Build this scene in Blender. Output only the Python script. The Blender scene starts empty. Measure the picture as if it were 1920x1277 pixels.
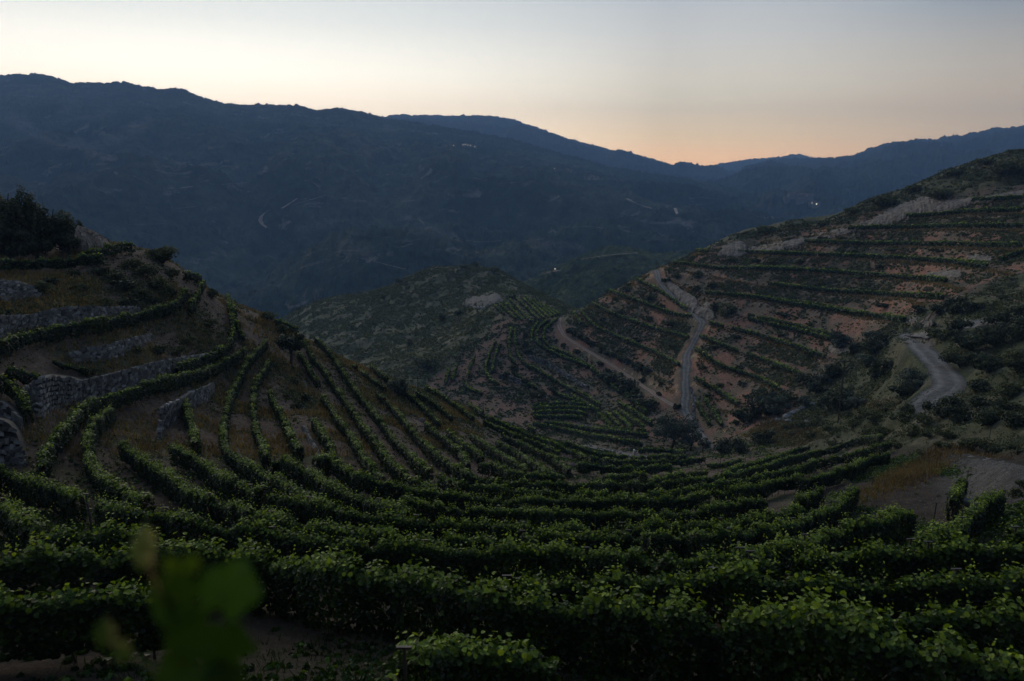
import bpy, math, random
import numpy as np

# ------------------------------------------------------------------ camera, sky, exposure
SC = bpy.context.scene
COL = SC.collection
PITCH = math.radians(13.13)
SP, CP = math.sin(PITCH), math.cos(PITCH)
camd = bpy.data.cameras.new('camera'); cam = bpy.data.objects.new('camera', camd); COL.objects.link(cam)
SC.camera = cam
camd.sensor_width = 36; camd.lens = 24; camd.clip_start = 0.05; camd.clip_end = 40000
cam.rotation_euler = (math.pi/2 - PITCH, 0, 0)
camd.dof.use_dof = True; camd.dof.focus_distance = 60; camd.dof.aperture_fstop = 1.25

def N(nt, t, **kw):
    n = nt.nodes.new(t)
    for k, v in kw.items():
        if k.startswith('i_'):
            key = k[2:]
            n.inputs[int(key) if key.isdigit() else key.replace('_', ' ')].default_value = v
        else: setattr(n, k, v)
    return n
def ramp(nt, stops, mode='LINEAR'):
    r = nt.nodes.new('ShaderNodeValToRGB'); cr = r.color_ramp; cr.interpolation = mode
    while len(cr.elements) < len(stops): cr.elements.new(0.5)
    for e, (p, c) in zip(cr.elements, stops):
        e.position = p; e.color = (c, c, c, 1) if isinstance(c, (int, float)) else (*c, 1)
    return r

W = bpy.data.worlds.new('World'); SC.world = W; W.use_nodes = True
nt = W.node_tree; L = nt.links.new
bg = nt.nodes['Background']
tc = N(nt, 'ShaderNodeTexCoord')
sx = N(nt, 'ShaderNodeSeparateXYZ'); L(tc.outputs['Generated'], sx.inputs[0])
GA = math.radians(-25)                                            # azimuth of the afterglow
vh = N(nt, 'ShaderNodeCombineXYZ'); L(sx.outputs[0], vh.inputs[0]); L(sx.outputs[1], vh.inputs[1])
vn = N(nt, 'ShaderNodeVectorMath', operation='NORMALIZE'); L(vh.outputs[0], vn.inputs[0])
dp = N(nt, 'ShaderNodeVectorMath', operation='DOT_PRODUCT'); L(vn.outputs[0], dp.inputs[0])
dp.inputs[1].default_value = (math.sin(GA), math.cos(GA), 0)
K = 0.24     # ramps hold radiance * K
def sc3(s, c): return tuple(min(1, x*s*K) for x in c)
# elevation ramp positions: z = sin(elevation)
def er(stops):
    r = ramp(nt, [(p, tuple(x*K for x in c)) for p, c in stops]); L(sx.outputs[2], r.inputs[0]); return r
rA = er([(0.0, (3.9, 3.0, 1.9)), (.07, (3.4, 2.7, 1.95)), (.14, (2.4, 2.25, 1.9)), (.20, (1.42, 1.42, 1.30)), (.25, (1.05, 1.08, 1.03)), (.34, (.72, .80, .84)), (.55, (.46, .55, .66)), (1, (.21, .28, .38))])
rB = er([(0.0, (2.3, 1.25, .58)), (.03, (2.15, 1.28, .62)), (.06, (1.75, 1.26, .70)), (.11, (1.32, 1.14, .83)), (.175, (.90, .86, .78)), (.235, (.60, .64, .67)), (.45, (.40, .47, .57)), (1, (.205, .275, .375))])
rC = er([(0.0, (1.6, .97, .46)), (.066, (1.22, .88, .48)), (.14, (.68, .59, .46)), (.2, (.27, .32, .37)), (.45, (.24, .31, .41)), (1, (.20, .27, .37))])
rD = er([(0.0, (.05, .05, .07)), (.1, (.07, .07, .09)), (.25, (.06, .07, .11)), (.6, (.08, .11, .17)), (1, (.20, .27, .37))])
def mr(a, b):
    m = N(nt, 'ShaderNodeMapRange', interpolation_type='SMOOTHSTEP' if b < 1 else 'LINEAR'); m.inputs[1].default_value = a; m.inputs[2].default_value = b
    L(dp.outputs['Value'], m.inputs[0]); return m
def mix(f, a, b):
    m = N(nt, 'ShaderNodeMix', data_type='RGBA'); L(f, m.inputs[0]); L(a, m.inputs[6]); L(b, m.inputs[7]); return m.outputs[2]
c = mix(mr(-.3, .42).outputs[0], rD.outputs[0], rC.outputs[0])
c = mix(mr(.44, .77).outputs[0], c, rB.outputs[0])
c = mix(mr(.80, 1.06).outputs[0], c, rA.outputs[0])
sky = N(nt, 'ShaderNodeTexSky', sky_type='NISHITA', sun_disc=False, sun_elevation=math.radians(-1.5), sun_rotation=GA, dust_density=2.0)
ad = N(nt, 'ShaderNodeMix', data_type='RGBA', blend_type='ADD', i_0=0.05); L(c, ad.inputs[6]); L(sky.outputs[0], ad.inputs[7])
scl = N(nt, 'ShaderNodeVectorMath', operation='SCALE'); scl.inputs[3].default_value = 10.0/K*0.97
L(ad.outputs[2], scl.inputs[0]); L(scl.outputs[0], bg.inputs[0]); bg.inputs[1].default_value = 0.1
# the sun is below the ridge: what is left is the broad warm afterglow
sund = bpy.data.lights.new('sun', 'SUN'); suno = bpy.data.objects.new('sun', sund); COL.objects.link(suno)
sund.energy = SUN = 1.05; sund.angle = math.radians(34); sund.color = (1, .86, .64)
suno.rotation_euler = (math.radians(90-22), 0, math.pi-GA)
SC.view_settings.view_transform = 'Standard'; SC.view_settings.look = 'None'; SC.view_settings.gamma = 1
SC.view_settings.use_curve_mapping = False
SC.view_settings.exposure = 0.0
SC.cycles.volume_bounces = 1; SC.cycles.max_bounces = 5; SC.cycles.transparent_max_bounces = 6
SC.cycles.diffuse_bounces = 3; SC.cycles.transmission_bounces = 3

# ------------------------------------------------------------------ small maths
rng = np.random.default_rng(7)
def pix(px, py):
    """pixel of the picture (1920 x 1277) -> (x/y, z/y) of its ray"""
    cx = (np.asarray(px, float)-960)/1280; cy = (638.5-np.asarray(py, float))/1280
    y = CP + cy*SP; z = -SP + cy*CP
    return cx/y, z/y
def h3(ix, iy, seed):
    n = (ix.astype(np.int64)*374761393 + iy.astype(np.int64)*668265263 + seed*974634777) & 0xffffffff
    n = ((n ^ (n >> 13))*1274126177) & 0xffffffff
    n = n ^ (n >> 16)
    return (n & 0xffffff)/float(0xffffff)*2-1
def vnoise(x, y, seed=0):
    ix, iy = np.floor(x), np.floor(y); fx, fy = x-ix, y-iy
    fx = fx*fx*fx*(fx*(fx*6-15)+10); fy = fy*fy*fy*(fy*(fy*6-15)+10)
    a = h3(ix, iy, seed); b = h3(ix+1, iy, seed); c_ = h3(ix, iy+1, seed); d = h3(ix+1, iy+1, seed)
    return (a*(1-fx)+b*fx)*(1-fy)+(c_*(1-fx)+d*fx)*fy
def fbm(x, y, oct=4, seed=0, gain=.5, lac=2.03):
    s = 0; a = 1; t = 0
    for k in range(oct):
        s = s+a*vnoise(x+k*17.3, y-k*9.1, seed+k); t += a; a *= gain; x = x*lac; y = y*lac
    return s/t
def sstep(a, b, x):
    t = np.clip((x-a)/(b-a), 0, 1); return t*t*(3-2*t)

# ------------------------------------------------------------------ near terrain: one height field fitted to surveyed points (pixel, distance)
CTRL = """
500,1210,15 200,1250,12 200,1160,15.5 0,1250,12 0,1130,16 1100,1275,13.4 800,1240,13.5 1500,1290,12.4 1900,1310,11.6 1700,1300,12
200,1000,28 200,940,36 200,870,48 200,800,57 200,740,63 200,700,66 200,640,72 200,590,78 200,530,88 200,500,93 200,470,101
0,1000,27 0,900,38 0,868,42 0,790,47 0,700,55 0,640,62 0,590,68 0,530,80 0,500,90 0,470,104 100,440,113 160,452,113 250,465,108 330,497,113
420,562,119 500,594,126 600,652,136 700,698,143 800,738,151 900,778,156 1000,812,160 1100,842,161 1180,856,165
400,700,86 400,800,66 330,850,52 600,800,76 600,900,48 600,1000,30 620,720,108 480,650,104 800,850,79 800,950,45 900,830,107 350,600,90 420,950,36
1100,1020,37 1100,940,55 1100,905,76 1100,882,100 1100,864,128 800,1100,22 1100,1120,21 1350,1115,19.5 1400,1020,34
1050,830,196 1100,800,216 1200,815,190 1100,750,245 1050,700,272 1010,650,296 1000,602,322 900,650,300 900,700,275 870,740,255
1200,700,255 1150,600,303 1350,600,258 1300,700,223 1290,770,203 1320,832,178 1350,520,296 1240,500,338 1180,530,338 1120,567,330 1060,602,320
1400,700,214 1400,600,254 1400,500,300 1350,460,331 1350,479,322 1390,450,327 1390,480,318 1500,780,168 1500,700,198 1500,870,104 1400,880,100 1400,822,160 1300,900,88
1600,850,108 1600,800,126 1600,760,150 1600,700,178 1600,640,208 1600,560,240 1600,480,270 1600,400,300 1500,430,316 1420,462,322
1900,1080,20 1900,950,39 1850,930,45 1748,985,42 1900,880,56 1900,800,76 1900,700,102 1900,600,140 1900,520,180 1900,440,220 1900,360,256 1900,284,292
1740,640,137 1790,710,114 1730,770,102 1750,850,76 1700,900,56 1650,830,100 1700,1000,36 1550,960,46 1500,1100,22
1750,560,190 1750,480,235 1750,400,268 1750,335,300 1660,372,306 1480,418,318
980,580,350 930,560,372 1060,590,350 880,580,385 880,497,480 800,505,495 950,515,485 1000,545,470 1060,572,440 700,548,500 600,565,520 530,600,520
700,620,380 800,640,340 760,680,300 820,560,430
1120,590,480 1180,600,520
"""
pts = [tuple(map(float, s.split(','))) for s in CTRL.split()]
hid = [  # world-side points nobody sees: under the camera, behind the ridges (x/y, z, y)
 (-1.3, -1.75, .8), (0, -1.75, .8), (1.3, -1.75, .8), (-1.2, -4.2, 3), (0, -4.6, 3), (1.2, -4.8, 3), (0, -7.6, 6.5), (-1.1, -7.0, 6.5), (.7, -8.1, 6.5), (1.1, -8.2, 6.5), (0, -9.4, 9.5), (.6, -9.6, 9.5), (-.6, -8.6, 9.5),
 (-1.3, -9.5, 13), (1.3, -9, 13), (-1.3, -9, 40), (-1.3, -4, 70), (-1.3, 4, 110), (1.3, -12, 30), (1.3, -14, 60), (1.3, -8, 110), (1.3, 6, 200), (1.3, 22, 290),
 (-1.3, -60, 230), (-.85, -60, 200), (-.6, -75, 215), (-.42, -80, 215), (-.3, -82, 225), (-.2, -84, 235), (-.12, -84, 235), (-1.3, -140, 560), (-.8, -140, 560), (-.5, -140, 560), (-.5, -110, 330), (-.9, -110, 330),
 (-.4, -150, 650), (-.2, -150, 650), (0, -150, 650), (.2, -155, 680), (.4, -150, 680), (.7, -130, 690), (1.3, -120, 690),
 (.25, -75, 480), (.33, -55, 440), (.45, -45, 420), (.6, -25, 400), (.75, -15, 400), (1.3, -10, 420), (.1, -120, 580), (.3, -110, 540), (.5, -90, 540),
 (.24, -60, 395), (.17, -84, 430), (.12, -88, 440), (-.06, -100, 570), (-.33, -125, 580)]
cp = []
for px, py, D in pts:
    t, e = pix(px, py); cp.append((float(t), math.log(D), float(e)))
for t, z, D in hid: cp.append((t, math.log(D), z/D))
cp = np.array(cp)
def feat(t, u): return np.stack([np.asarray(t)*1.6, np.asarray(u)], -1)
CPF = feat(cp[:, 0], cp[:, 1])
def kern(r2): return np.sqrt(r2+0.06**2)
def rbf_fit(F, v, lam=0.002):
    d2 = ((F[:, None]-F[None])**2).sum(-1); A = kern(d2)-lam*np.eye(len(F)); n = len(F)
    Pm = np.concatenate([np.ones((n, 1)), F], 1); M = np.block([[A, Pm], [Pm.T, np.zeros((3, 3))]])
    return np.linalg.solve(M, np.concatenate([v, np.zeros(3)]))
WR = rbf_fit(CPF, cp[:, 2])
NT, NU = 900, 900
T0, T1, U0, U1 = -1.15, 1.15, math.log(.9), math.log(640)
tg = np.linspace(T0, T1, NT); ug = U0+(U1-U0)*np.linspace(0, 1, NU)**0.92
def rbf_eval(F):
    s = WR[-3]+F @ WR[-2:]
    for k in range(len(CPF)): s = s+WR[k]*kern(((F-CPF[k])**2).sum(-1))
    return s
TT, UU = np.meshgrid(tg, ug, indexing='ij')
ct = np.linspace(T0, T1, 300); cu = np.linspace(U0, U1, 300)
Ec = rbf_eval(feat(*np.meshgrid(ct, cu, indexing='ij')))
def bil(G, ga, gb, a, b):
    fa = np.clip(np.interp(a, ga, np.arange(len(ga))), 0, len(ga)-1.001); fb = np.clip(np.interp(b, gb, np.arange(len(gb))), 0, len(gb)-1.001)
    ia, ib = fa.astype(int), fb.astype(int); fa -= ia; fb -= ib
    return (G[ia, ib]*(1-fa)+G[ia+1, ib]*fa)*(1-fb)+(G[ia, ib+1]*(1-fa)+G[ia+1, ib+1]*fa)*fb
EE = bil(Ec, ct, cu, TT, UU)
DD = np.exp(UU); XX = TT*DD; ZB = EE*DD           # smooth base surface
def toPix(t, e):                                   # inverse of pix()
    cy = (e*CP+SP)/(CP-e*SP); return 960+1280*t*(CP+cy*SP), 638.5-1280*cy
PXg, PYg = toPix(TT, EE)

# picture-crop traces: "crop:x,y x,y ..." -> picture pixels
CR = {'a': (0, 780, 4.8), 'b': (300, 780, 4.8), 'c': (600, 780, 4.8), 'd': (900, 780, 4.8), 'e': (1200, 780, 4.8), 'f': (1500, 900, 4.562), 'g': (380, 560, 4.8),
      'h': (0, 430, 4.8), 'i': (0, 320, 3), 'j': (480, 440, 3), 'k': (1000, 440, 3), 'l': (1400, 220, 3.69), 'm': (1400, 520, 3.69), 'n': (0, 600, 4.257), 'o': (800, 540, 4.8), 'p': (1000, 700, 4.8)}
def tr(s):
    out = []; cur = (0, 0, 1)
    for w in s.split():
        if ':' in w:
            k, w = w.split(':'); cur = CR[k] if k != 'z' else (0, 0, 1)
        x, y = map(float, w.split(',')); out.append((cur[0]+x/cur[2], cur[1]+y/cur[2]))
    return np.array(out)

# terrace edges of the right-hand hill, bottom to top (also the vine rows stand on them)
TER = [
 "z:1100,668 1180,700 1277,770 1330,800 1400,820 1520,830 1920,840",
 "z:1100,657 1200,705 1285,745 p:1330,0 z:1310,760 1383,775 1500,800 1920,820",
 "z:1063,615 1117,645 1160,668 1217,697 1270,730 1303,715 1350,740 1383,765 1500,780 1920,800",
 "z:1060,596 1087,590 1117,618 1167,641 1227,664 1273,687 1303,657 1350,690 1417,711 1467,737 1560,760 1920,770",
 "z:1085,575 1110,574 1150,594 1217,617 1290,637 1313,634 1367,657 1433,681 1500,707 1600,730 1920,745",
 "z:1110,560 1143,550 1200,571 1267,596 1297,599 1330,611 1417,631 1500,657 1547,674 1620,700 1920,730",
 "z:1150,530 1180,524 1233,547 1287,584 1330,575 1403,597 1484,614 1560,634 1640,655 1920,690",
 "z:1200,515 1240,520 1323,554 1417,562 1533,577 1617,594 1693,608 1920,650",
 "z:1240,500 1300,512 1433,537 1500,541 1562,550 1640,558 1698,562 1760,580 1920,620",
 "z:1255,488 1263,497 1350,507 1400,507 1500,509 1535,514 1640,520 1774,533 1920,575",
 "z:1283,476 1387,477 1432,480 1500,481 1562,484 1698,491 1780,498 1847,503 1920,520",
 "z:1350,468 1508,458 1617,462 1779,464 1915,468",
 "z:1450,452 1590,434 1725,431 1915,430",
 "z:1560,428 1698,411 1806,403 1915,400",
 "z:1680,402 1823,381 1915,377"]
TERP = [tr(s) for s in TER]
SS = np.full(PXg.shape, -1.0)
lines = [np.interp(PXg, p[:, 0], p[:, 1]) for p in TERP]
startx = [p[0, 0]-40 for p in TERP]
frac = np.zeros_like(PXg); zlo = np.zeros_like(PXg); cell = np.full(PXg.shape, -1)
LINE_Z = []
for k in range(len(lines)-1):
    a, b = np.minimum(lines[k], 2000), lines[k+1]
    inside = (PYg <= a) & (PYg > b) & (a-b > 3)
    f = np.where(inside, (a-PYg)/np.maximum(a-b, 1), 0)
    frac = np.where(inside, f, frac); cell = np.where(inside, k, cell)
crestD = np.interp(PXg, [1040, 1100, 1180, 1240, 1350, 1480, 1600, 1750, 1920, 2200], [325, 335, 345, 352, 335, 322, 312, 305, 298, 290])
regB = (PXg > 1060) & (DD > 118) & (DD < crestD) & (cell >= 0)
# fades: below the two roads and in the gully the hill is not terraced
gul = np.interp(PYg, [380, 470, 520, 560, 590, 620, 660, 700, 740, 780, 830], [2300, 2300, 1870, 1790, 1700, 1640, 1570, 1540, 1500, 1480, 1400])
mB = regB*sstep(0, 25, gul-PXg)*sstep(118, 150, DD)*sstep(1065, 1085, PXg)*sstep(0, 12, crestD-DD)
# within a cell the rise happens after the flat; vertical size of a cell in metres from neighbouring columns
def gfun(f): return np.where(f < .34, f*.12, .0408+(f-.34)/(.66)*.9592)
# cell height: z at line k along each column
dz = np.zeros_like(ZB)
for i in range(NT):
    c_ = cell[i]; m = mB[i] > 0.01
    if not m.any(): continue
    for k in np.unique(c_[m]):
        j = np.where((c_ == k) & m)[0]
        if len(j) < 3: continue
        j0, j1 = j[0], j[-1]
        if j1-j0 > 60: continue
        z0, z1 = ZB[i, j0], ZB[i, j1]
        if z1-z0 < .3: continue
        f = (j-j0)/max(1, j1-j0)
        dz[i, j] = (z0+(z1-z0)*gfun(f))-ZB[i, j]
ker = np.array([1, 2, 3, 2, 1])/9.
dzs = sum(ker[q]*np.roll(dz, q-2, axis=0) for q in range(5))*np.clip(mB, 0, 1)

# roads, as pixel traces of their centre lines
ROADS = {
 'main': ("k:740,150 690,200 710,270 790,360 900,440 955,490 920,570 870,660 855,780 855,900 850,990 890,1060 1000,1200", 2.9),
 'track': ("k:150,470 140,500 170,570 300,650 450,740 600,840 700,910 830,985", 2.4),
 'right': ("m:1740,300 1640,325 1450,350 1250,365 1130,385 1100,405 1160,440 1250,540 1330,620 1405,700 1395,760 1300,830 1200,905 1160,950", 4.7),
 'near': ("z:1800,850 1832,858 1860,863 1900,873 1990,893", 3.6),
 'upper': ("z:1730,606 1770,575 1800,552 1828,551 1866,556 1925,568 1990,575", 2.4),
}
# column raycast ---------------------------------------------------
class Surf:
    def __init__(s, tg_, D, Z): s.t = tg_; s.D = D; s.Z = Z
    def cast(s, px, py, off=0.0, dmin=0, dmax=1e9):
        t, e = pix(px, py); t, e = float(t), float(e)
        f = np.interp(t, s.t, np.arange(len(s.t))); i = min(int(f), len(s.t)-2); f -= i
        D = s.D[i]*(1-f)+s.D[i+1]*f; Z = s.Z[i]*(1-f)+s.Z[i+1]*f
        g = (Z+off)/D-e
        ok = np.where((g[1:] >= 0) & (g[:-1] < 0) & (D[1:] > dmin) & (D[:-1] < dmax))[0]
        if len(ok) == 0: return None
        j = ok[0]; w = -g[j]/(g[j+1]-g[j]+1e-12); d = D[j]+(D[j+1]-D[j])*w
        return np.array([t*d, d, e*d-off])
def smooth_poly(P, step, it=3):
    P = np.asarray(P, float)
    seg = np.r_[0, np.cumsum(np.linalg.norm(np.diff(P[:, :2], axis=0), axis=1))]
    n = max(2, int(seg[-1]/step)+1); s = np.linspace(0, seg[-1], n)
    Q = np.stack([np.interp(s, seg, P[:, k]) for k in range(P.shape[1])], 1)
    for _ in range(it):
        R = Q.copy(); R[1:-1] = (Q[:-2]+2*Q[1:-1]+Q[2:])/4; Q = R
    return Q
def densify(p, n=6.0):
    out = []
    for a, b in zip(p[:-1], p[1:]):
        m = max(1, int(np.hypot(*(b-a))/n))
        for k in range(m): out.append(a+(b-a)*k/m)
    out.append(p[-1]); return np.array(out)
base = Surf(tg, DD, ZB)
def trace(surf, s, off=0.0, dmin=0, dmax=1e9, step=1.0, it=3, jump=3.0):
    p = densify(tr(s) if isinstance(s, str) else np.asarray(s, float)); W_ = []
    for q in p:
        h = surf.cast(q[0], q[1], off, dmin, dmax)
        if h is None: continue
        if W_ and (np.linalg.norm(h[:2]-W_[-1][:2]) > jump*(8*h[1]/1280)+jump*2.5+0.12*h[1]): continue
        W_.append(h)
    if len(W_) < 2: return None
    return smooth_poly(W_, step, it)
roadW = {k: trace(base, v[0], 0, 100 if k in ('main', 'track', 'right', 'upper') else 20, step=1.5, it=6) for k, v in ROADS.items()}
# terrain flattens under the roads
Zn = ZB+dzs
rmask = np.zeros_like(ZB); rz = np.zeros_like(ZB)
for k, P in roadW.items():
    wd = ROADS[k][1]/2
    sel = (XX > P[:, 0].min()-9) & (XX < P[:, 0].max()+9) & (DD > P[:, 1].min()-9) & (DD < P[:, 1].max()+9)
    ii = np.where(sel); x = XX[ii]; y = DD[ii]; best = np.full(len(x), 1e9); bz = np.zeros(len(x))
    for q in P:
        d2 = (x-q[0])**2+(y-q[1])**2; m = d2 < best; best = np.where(m, d2, best); bz = np.where(m, q[2], bz)
    d = np.sqrt(best); w = 1-sstep(wd+.3, wd+3.0, d)
    cur = rmask[ii]; m = w > cur
    rmask[ii] = np.where(m, w, cur); rz[ii] = np.where(m, bz, rz[ii])
Zn = Zn*(1-rmask)+rz*rmask
# natural unevenness
scrub = np.maximum.reduce([
    sstep(-6, 6, np.interp(PXg, [500, 620, 790, 800, 850, 870, 915, 930, 975, 1000, 1060, 1400], [900, 900, 900, 712, 690, 650, 622, 592, 552, 556, 592, 480])-PYg)*(PXg < 1120)*(DD > 190),
    (DD > 150)*sstep(0, 15, np.interp(PXg, [1040, 1250, 1360, 1500, 1620, 1700, 1820, 1920, 2100], [500, 480, 455, 440, 410, 385, 365, 350, 330])-PYg)*(PXg > 1100),
    (DD > 60)*sstep(0, 25, PXg-gul)*sstep(0, 20, PYg-470)*sstep(0, 15, 842-PYg),
    (DD > crestD)*(PXg > 1060)*1.0])
rows_near = (DD < 170)*(PXg < 1700)
nz = fbm(XX/9, DD/9, 4, 3)*np.where(scrub > .5, 1.5, .35)*sstep(3, 60, DD)+fbm(XX/1.3, DD/1.3, 3, 9)*.16*sstep(4, 20, DD)*np.where(scrub > .5, 1.6, 1)
nz = nz+scrub*sstep(200, 320, DD)*(np.abs(fbm(XX/38, DD/38, 4, 21))*-3.5+1)*(PXg < 1100)
Zn = Zn+nz*(1-rmask)
near = Surf(tg, DD, Zn)
def H(x, y):
    x = np.asarray(x, float); y = np.maximum(np.asarray(y, float), .95)
    return bil(Zn, tg, ug, x/y, np.log(y))

# ------------------------------------------------------------------ objects and materials
def tagit(o, label=None, cat=None, group=None, kind=None):
    if label: o['label'] = label
    if cat: o['category'] = cat
    if group: o['group'] = group
    if kind: o['kind'] = kind
    return o
def mesh_obj(name, V, faces, mats, parent=None, attr=None, smooth=False, midx=None):
    """faces: (M,k) int array or list of such arrays"""
    V = np.ascontiguousarray(V, dtype=np.float32)
    if isinstance(faces, np.ndarray): faces = [faces]
    faces = [np.asarray(f, np.int32) for f in faces if len(f)]
    me = bpy.data.meshes.new(name)
    me.vertices.add(len(V)); me.vertices.foreach_set('co', V.ravel())
    loops = np.concatenate([f.ravel() for f in faces]); cnt = np.concatenate([np.full(len(f), f.shape[1], np.int32) for f in faces])
    me.loops.add(len(loops)); me.loops.foreach_set('vertex_index', loops)
    me.polygons.add(len(cnt)); me.polygons.foreach_set('loop_start', np.r_[0, np.cumsum(cnt)[:-1]].astype(np.int32))
    try: me.polygons.foreach_set('loop_total', cnt)
    except Exception: pass
    if midx is not None: me.polygons.foreach_set('material_index', np.asarray(midx, np.int32))
    me.polygons.foreach_set('use_smooth', np.full(len(cnt), smooth, bool))
    me.update(calc_edges=True)
    for k, a in (attr or {}).items():
        a = np.asarray(a, np.float32)
        if a.ndim == 1:
            at = me.attributes.new(k, 'FLOAT', 'POINT'); at.data.foreach_set('value', a)
        else:
            at = me.attributes.new(k, 'FLOAT_COLOR', 'POINT'); at.data.foreach_set('color', np.c_[a, np.ones(len(a))].astype(np.float32).ravel())
    for m in (mats if isinstance(mats, (list, tuple)) else [mats]): me.materials.append(m)
    o = bpy.data.objects.new(name, me); COL.objects.link(o)
    if parent: o.parent = parent
    return o
def empty(name, loc=(0, 0, 0), rz=0):
    o = bpy.data.objects.new(name, None); COL.objects.link(o); o.location = loc; o.rotation_euler = (0, 0, rz)
    o.empty_display_size = .3; return o

def new_mat(name):
    m = bpy.data.materials.new(name); m.use_nodes = True
    return m, m.node_tree, m.node_tree.nodes['Principled BSDF']
def mat_plain(name, col, rough=.7, nscale=6, var=.35, bump=.3, metal=0):
    m, nt, b = new_mat(name); L = nt.links.new
    tc = N(nt, 'ShaderNodeTexCoord'); n = N(nt, 'ShaderNodeTexNoise', i_Scale=nscale, i_Detail=6.0); L(tc.outputs['Object'], n.inputs['Vector'])
    r = ramp(nt, [(.25, tuple(c*(1-var) for c in col)), (.75, tuple(min(1, c*(1+var)) for c in col))]); L(n.outputs[0], r.inputs[0])
    L(r.outputs[0], b.inputs['Base Color']); b.inputs['Roughness'].default_value = rough; b.inputs['Metallic'].default_value = metal
    bp = N(nt, 'ShaderNodeBump', i_Strength=bump, i_Distance=.05); L(n.outputs[0], bp.inputs['Height']); L(bp.outputs[0], b.inputs['Normal'])
    return m
def mat_leaf(name, dark, mid, palest, trans=.35, rough=.5):
    """v=0 mature dark leaf .. v=1 young shoot tip; vine rows also paint lit tops and shaded sides with it"""
    m, nt, b = new_mat(name); L = nt.links.new
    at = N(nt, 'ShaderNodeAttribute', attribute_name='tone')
    r = ramp(nt, [(0, dark), (.5, mid), (1, palest)]); L(at.outputs['Fac'], r.inputs[0])
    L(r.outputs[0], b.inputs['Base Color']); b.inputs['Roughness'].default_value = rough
    b.inputs['Specular IOR Level'].default_value = .3
    tr_ = N(nt, 'ShaderNodeBsdfTranslucent')
    g = N(nt, 'ShaderNodeMix', data_type='RGBA', blend_type='MULTIPLY', i_0=1.0); L(r.outputs[0], g.inputs[6]); g.inputs[7].default_value = (1.5, 1.5, .5, 1)
    L(g.outputs[2], tr_.inputs[0])
    mx = N(nt, 'ShaderNodeMixShader'); mx.inputs[0].default_value = trans
    L(b.outputs[0], mx.inputs[1]); L(tr_.outputs[0], mx.inputs[2]); L(mx.outputs[0], nt.nodes['Material Output'].inputs[0])
    return m
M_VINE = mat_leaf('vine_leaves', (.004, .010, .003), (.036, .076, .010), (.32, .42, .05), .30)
M_MAQ = mat_leaf('maquis_leaves', (.026, .032, .013), (.080, .092, .036), (.17, .17, .07), .15, .7)
M_TREE = mat_leaf('tree_leaves', (.012, .019, .008), (.032, .046, .015), (.085, .105, .030), .15, .6)
M_OLIVE = mat_leaf('olive_leaves', (.030, .045, .034), (.060, .080, .058), (.12, .145, .10), .15, .6)
M_GRASS = mat_leaf('dry_grass', (.09, .058, .034), (.19, .135, .08), (.32, .24, .15), .3, .8)
M_BARK = mat_plain('bark', (.05, .038, .028), .9, 20, .5, .6)
M_VTRUNK = mat_plain('vine_wood', (.075, .055, .04), .9, 25, .5, .6)
M_METAL = mat_plain('weathered_steel', (.09, .08, .075), .6, 30, .3, .1, .4)
M_POLE = mat_plain('creosoted_timber', (.055, .036, .026), .85, 8, .4, .4)
M_HOSE = mat_plain('black_polythene', (.02, .02, .02), .5, 5, .2, .1)
M_WHITE = mat_plain('pale_concrete', (.34, .33, .32), .8, 3, .12, .2)
M_BLUE = mat_plain('blue_plastic', (.05, .09, .30), .4, 3, .1, .05)
def mat_rock(name, a, b_, c_, sc=.5, stretch=(1, 1, .35), ruts=False):
    m, nt, b = new_mat(name); L = nt.links.new
    tc = N(nt, 'ShaderNodeTexCoord'); mp = N(nt, 'ShaderNodeMapping'); mp.inputs['Scale'].default_value = stretch; L(tc.outputs['Object'], mp.inputs[0])
    n = N(nt, 'ShaderNodeTexNoise', i_Scale=sc, i_Detail=10.0, i_Roughness=.65, i_Distortion=.6); L(mp.outputs[0], n.inputs['Vector'])
    r = ramp(nt, [(.32, a), (.5, b_), (.68, c_)]); L(n.outputs[0], r.inputs[0]); L(r.outputs[0], b.inputs['Base Color'])
    if ruts:
        at = N(nt, 'ShaderNodeAttribute', attribute_name='across'); rr = ramp(nt, [(0, .72), (.22, .80), (.42, 1.18), (.58, 1.15), (.72, .85), (.92, .5), (1, .42)]); L(at.outputs['Fac'], rr.inputs[0])
        mm = N(nt, 'ShaderNodeMix', data_type='RGBA', blend_type='MULTIPLY', i_0=1.0); L(r.outputs[0], mm.inputs[6]); L(rr.outputs[0], mm.inputs[7]); L(mm.outputs[2], b.inputs['Base Color'])
    b.inputs['Roughness'].default_value = .9
    n2 = N(nt, 'ShaderNodeTexNoise', i_Scale=sc*4, i_Detail=8.0); L(mp.outputs[0], n2.inputs['Vector'])
    bp = N(nt, 'ShaderNodeBump', i_Strength=.8, i_Distance=.6); L(n2.outputs[0], bp.inputs['Height']); L(bp.outputs[0], b.inputs['Normal'])
    return m
M_ROCK = mat_rock('grey_rock', (.06, .048, .038), (.17, .142, .118), (.28, .245, .21))
M_QUARRY = mat_rock('pale_quarry_rock', (.035, .033, .032), (.08, .075, .072), (.135, .13, .127), .45)
M_STONE = mat_leaf('dry_stone', (.03, .029, .029), (.14, .137, .135), (.34, .335, .33), 0.0, .9)
M_ROAD = mat_rock('gravel_road', (.115, .107, .102), (.165, .155, .148), (.215, .203, .195), .6, (1, 1, 1), True)
M_TRACKM = mat_rock('earth_track', (.19, .125, .095), (.25, .175, .14), (.30, .22, .18), .8, (1, 1, 1), True)

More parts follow.
